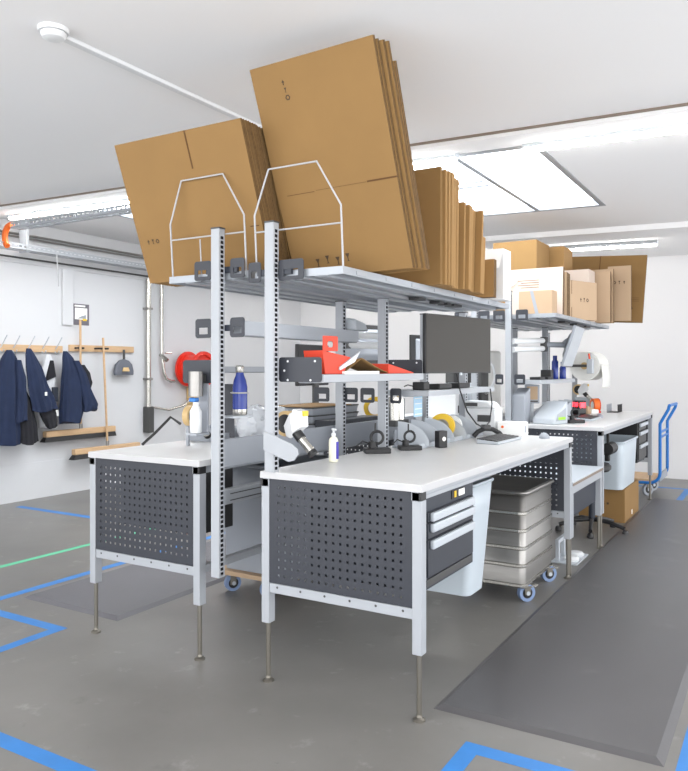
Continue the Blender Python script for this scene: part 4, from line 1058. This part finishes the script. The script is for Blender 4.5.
for k in range(12):
    x = -.12 + .022 * k
    MB().box(x, x + .006, -.06, -.056, 0, .09).build('wire_bar', M['black'], t)
MB().box(-.125, .13, -.062, -.055, .084, .092).build('top_wire', M['black'], t)
MB().box(-.125, .13, -.06, .06, 0, .006).build('bottom', M['black'], t)
MB().box(-.125, .13, .055, .06, 0, .092).build('rear_side', M['greyp'], t)
t = thing('paper_parcel', 'brown and white paper parcel lying on the far right workbench', 'parcel', (5.40, .50, ZT), rz=R(-12)); t.scale = (.52, .7, 1)
MB().hexa([(0, 0, 0), (.40, 0, 0), (.40, .2, 0), (0, .2, 0)], [(.02, .02, .09), (.38, .02, .05), (.38, .18, .05), (.02, .18, .10)]).build('wrapping', M['card2'], t, bev=.01)
MB().hexa([(.15, -.01, 0), (.48, -.01, 0), (.48, .015, 0), (.15, .015, 0)], [(.15, -.01, .05), (.48, -.01, .04), (.48, .015, .04), (.15, .015, .05)]).build('white_flap', M['paper'], t, bev=.006)
for x, y, h, lb in ((4.50, .62, .20, 'dark blue bottle on the far middle shelf, left one of two'), (4.66, .585, .14, 'dark blue bottle on the far middle shelf, right one of two')):
    t = thing('spray_can', lb, 'bottle', (x, y, 1.4015))
    MB().lathe([(.030, 0), (.032, .004), (.032, h - .03), (.02, h - .01), (.02, h)], n=20).build('can_body', M['blue_bottle'], t, smooth=True)
    MB().lathe([(.021, h), (.021, h + .03), (.0, h + .032)], n=16).build('can_cap', M['blue_bottle'], t, smooth=True)
for x, y, lb in ((3.90, .62, 'flat black box on the far middle shelf, near the front post'), (4.15, .62, 'flat black box on the far middle shelf, middle one'), (4.36, .66, 'taller black box beside the dark blue bottles')):
    t = thing('black_box', lb, 'box', (x, y, 1.4015))
    h = .025 if x < 4.3 else .09
    MB().box(-.08 if h < .05 else -.05, .08 if h < .05 else .05, -.05, .05, 0, h).build('case', M['black'], t, bev=.004)
    MB().box(-.03, .03, -.0512, -.05, h * .3, h * .7).build('label_patch', M['darkgrey'], t)
# film roll holder at the end of the far bench
t = thing('film_roll', 'white bubble film roll with hanging end at the end of the far right workbench', 'film roll', (5.66, .60, 1.535))
MB().cyl((0, 0, .0), (.50, 0, .0), .165, 32).build('roll', M['foam'], t, smooth=True)
MB().cyl((-.012, 0, .0), (-.0, 0, .0), .04, 18).build('core', M['tan'], t, smooth=True)
MB().tube([(.25, .0, -.0), (.25, .10, -.10), (.25, .17, -.10)], .02, 8).build('spindle', M['greyp'], t, smooth=True)
mb = MB().grid([[(.04 + .42 * v, -.168 - .02 * math.sin(2.5 * u), .02 - .27 * u) for v in (0, .25, .5, .75, 1)] for u in [i / 10 for i in range(11)]])
mb.build('hanging_end', M['foam'], t, smooth=True, solid=.006)
t = thing('tool_holder', 'small holder with red and yellow tools hanging before the film roll', 'tool holder', (5.50, .50, 1.45))
MB().box(-.045, .045, -.03, .03, 0, .16).build('cup', M['lightp'], t, bev=.006)
for k, (m, x) in enumerate((('redp', -.025), ('yellow', .0), ('bluep', .025))):
    MB().cyl((x, 0, .12), (x - .01, .01, .22), .010, 8).build('tool', M[m], t, smooth=True)
MB().box(-.01, .02, .03, .285, .07, .10).build('holder_arm', M['darkgrey'], t)
tape_gun((6.0, .74, 1.10), 0, 'hand tape dispenser hooked on the end post of the far right workbench')
o = MB().box(5.98, 6.03, .60, .78, 1.05, 1.17).build('dispenser_bracket', M['lightp'], bev=.004); o.parent = BF; o.location = (-3.585, .03, 0)
# far left bench: machine and bubble film
t = thing('packing_machine', 'dark packing machine standing on the far left workbench', 'machine', (4.28, 1.30, ZL))
MB().box(0, .22, 0, .40, 0, .64).build('case', M['darkgrey'], t, bev=.02)
MB().box(-.01, .0, .08, .30, .30, .52).build('front_panel', M['black'], t, bev=.004)
MB().tube([(.03, -.02, .60), (.0, -.12, .50), (.01, -.14, .38), (.05, -.08, .26), (.1, -.01, .22)], .014, 8).build('white_hose', M['white'], t, smooth=True)
t = thing('bubble_film_roll', 'big upright roll of white bubble film behind the dark machine', 'film roll', (4.78, 1.52, ZL))
MB().lathe([(.0, 0), (.23, 0), (.235, .02), (.235, .64), (.22, .66), (.06, .66), (.06, .60), (0, .60)], n=40).build('roll', M['foam'], t, smooth=True)
MB().ring((0, 0, 0), .075, .06, .60, .67, 'z', 24).build('core', M['tan'], t, smooth=True)
for x, y, sz, m, lb in ((2.62, 1.16, (.20, .18, .20), 'lightp', 'light grey box on a small ledge between the two bench rows'),):
    pass
t = thing('white_case', 'white case with dark slots on the far left workbench', 'case', (3.70, 1.34, ZL))
MB().box(0, .30, 0, .34, 0, .27).build('case', M['white'], t, bev=.012)
MB().box(.05, .25, -.003, .0, .05, .12).build('slot_plate', M['darkgrey'], t)
MB().box(.03, .27, .02, .32, .27, .285).build('lid', M['lightp'], t, bev=.004)
t = thing('white_case', 'grey white device on the far left workbench beside the dark machine', 'case', (4.06, 1.32, ZL))
MB().box(0, .18, 0, .30, 0, .33).build('case', M['lightp'], t, bev=.012)
MB().box(.04, .14, -.003, .0, .18, .28).build('front_panel', M['black'], t)
m4 = monitor((3.42, 1.52, 1.66), R(168), .50, .30, 'dark monitor over the far left workbench behind the large monitor')
MB().cyl((0, .05, 0), (-.16, .36, .02), .02, 12).build('mount_arm', M['lightp'], m4, smooth=True)

# ---------------------------------------------------------------- under and beside the far right bench
t = thing('carton', 'brown carton on the floor under the far right workbench', 'carton', (4.71, .0, 0))
MB().box(0, .78, 0, .44, 0, .325).build('body', M['card'], t, bev=.003)
MB().box(0, .78, .20, .24, .3245, .3265).build('tape', M['tan'], t)
MB().prism([(.15, .17), (.17, .17), (.17, .19), (.15, .19)], -.0015, 0, 'x').prism([(.19, .17), (.22, .17), (.205, .195)], -.0015, 0, 'x').build('printed_mark', M['ink'], t)
MB().box(.36, .40, -.0015, 0, .03, .075).build('label_patch', M['paper'], t)
t = thing('storage_bin', 'large white plastic bin on the floor carton under the far workbench', 'bin', (4.60, .0, .330))
open_bin(t, (.05, .78, .02, .44), (-.02, .81, .0, .46), .46, M['bin'], .006, 'body', .06)
MB().tube([(u, v, .46) for u, v in rrect(-.028, .818, -.008, .468, .065, 5)], .011, 6, closed=True).build('rim', M['bin'], t, smooth=True)
t = thing('hand_tool', 'black hand tool hanging under the edge of the far right workbench', 'tool', (4.02, .03, .72))
MB().cyl((0, .0, .06), (.22, -.0, .06), .055, 18).build('motor_body', M['black'], t, smooth=True)
MB().cyl((.22, 0, .06), (.24, 0, .06), .045, 18).build('end_cap', M['darkgrey'], t, smooth=True)
MB().box(.0, .05, -.02, .02, -.045, .03).build('grip', M['black'], t, bev=.008)
MB().box(.03, .06, -.01, .01, .10, .219).build('hanging_strap', M['black'], t)
t = thing('drawer_unit', 'dark drawer unit at the far end of the far right workbench', 'drawer unit', (5.50, -.005, .50))
MB().box(0, .52, .02, .60, 0, .435).build('body', M['black'], t, bev=.003)
for k, (z0, z1) in enumerate(((.34, .42), (.20, .33), (.03, .19))):
    d = MB().box(.02, .50, .006, .02, z0, z1).build('drawer', M['darkgrey'], t, bev=.002)
    MB().box(.03, .49, -.016, .006, z1 - .04, z1 - .002).build('handle', M['lightp'], d, bev=.006)
# stool
t = thing('office_stool', 'black swivel stool with five-armed base between the right benches', 'stool', (4.20, .20, 0))
for k in range(5):
    a = R(72 * k + 262)
    f = MB().tube([(.03 * math.cos(a), .03 * math.sin(a), .11), (.16 * math.cos(a), .16 * math.sin(a), .10), (.30 * math.cos(a), .30 * math.sin(a), .06)], .018, 10).build('base_arm', M['black'], t, smooth=True)
    MB().lathe([(.026, 0.0), (.030, .006), (.028, .03), (.018, .045)], (.305 * math.cos(a), .305 * math.sin(a), 0), n=16).build('glide', M['black'], f, smooth=True)
MB().cyl((0, 0, .09), (0, 0, .32), .030, 16).cyl((0, 0, .32), (0, 0, .56), .018, 14).build('column', M['anth2'], t, smooth=True)
MB().lathe([(0, .56), (.15, .56), (.17, .58), (.17, .61), (.15, .63), (0, .635)], n=32).build('seat', M['black'], t, smooth=True)
# platform trolley
t = thing('platform_trolley', 'blue platform trolley by the back wall at the end of the benches', 'trolley', (6.45, -.08, 0))
W_ = .62
def corner_tube(x):
    return MB().tube([(x, .86, .165), (x, .12, .165)] + [(x, .12 - .12 * math.sin(a), .165 + .12 * (1 - math.cos(a))) for a in [R(15 * k) for k in range(1, 7)]] + [(x, 0, .86)] + [(x, -.02 - .07 * q, .90 + .13 * q) for q in (0, .5, 1)] + [(x, -.10, 1.075)], .018, 10)
corner_tube(0).build('side_tube', M['bluep'], t, smooth=True)
corner_tube(W_).build('side_tube', M['bluep'], t, smooth=True)
MB().cyl((0, -.10, 1.075), (W_, -.10, 1.075), .018, 12).build('push_handle', M['bluep'], t, smooth=True)
for z in (.70, .76): MB().cyl((0, .0, z), (W_, .0, z), .014, 10).build('cross_tube', M['bluep'], t, smooth=True)
MB().box(.0, W_, .02, .88, .18, .205).build('deck', M['wood'], t, bev=.003)
MB().box(.0, W_, .0, .025, .18, .27).build('end_board', M['greyp'], t, bev=.003)
for x in (.09, W_ - .12):
    for y in (.16, .74): castor(t, x, y, .18, .07, 'greyp', R(-40))
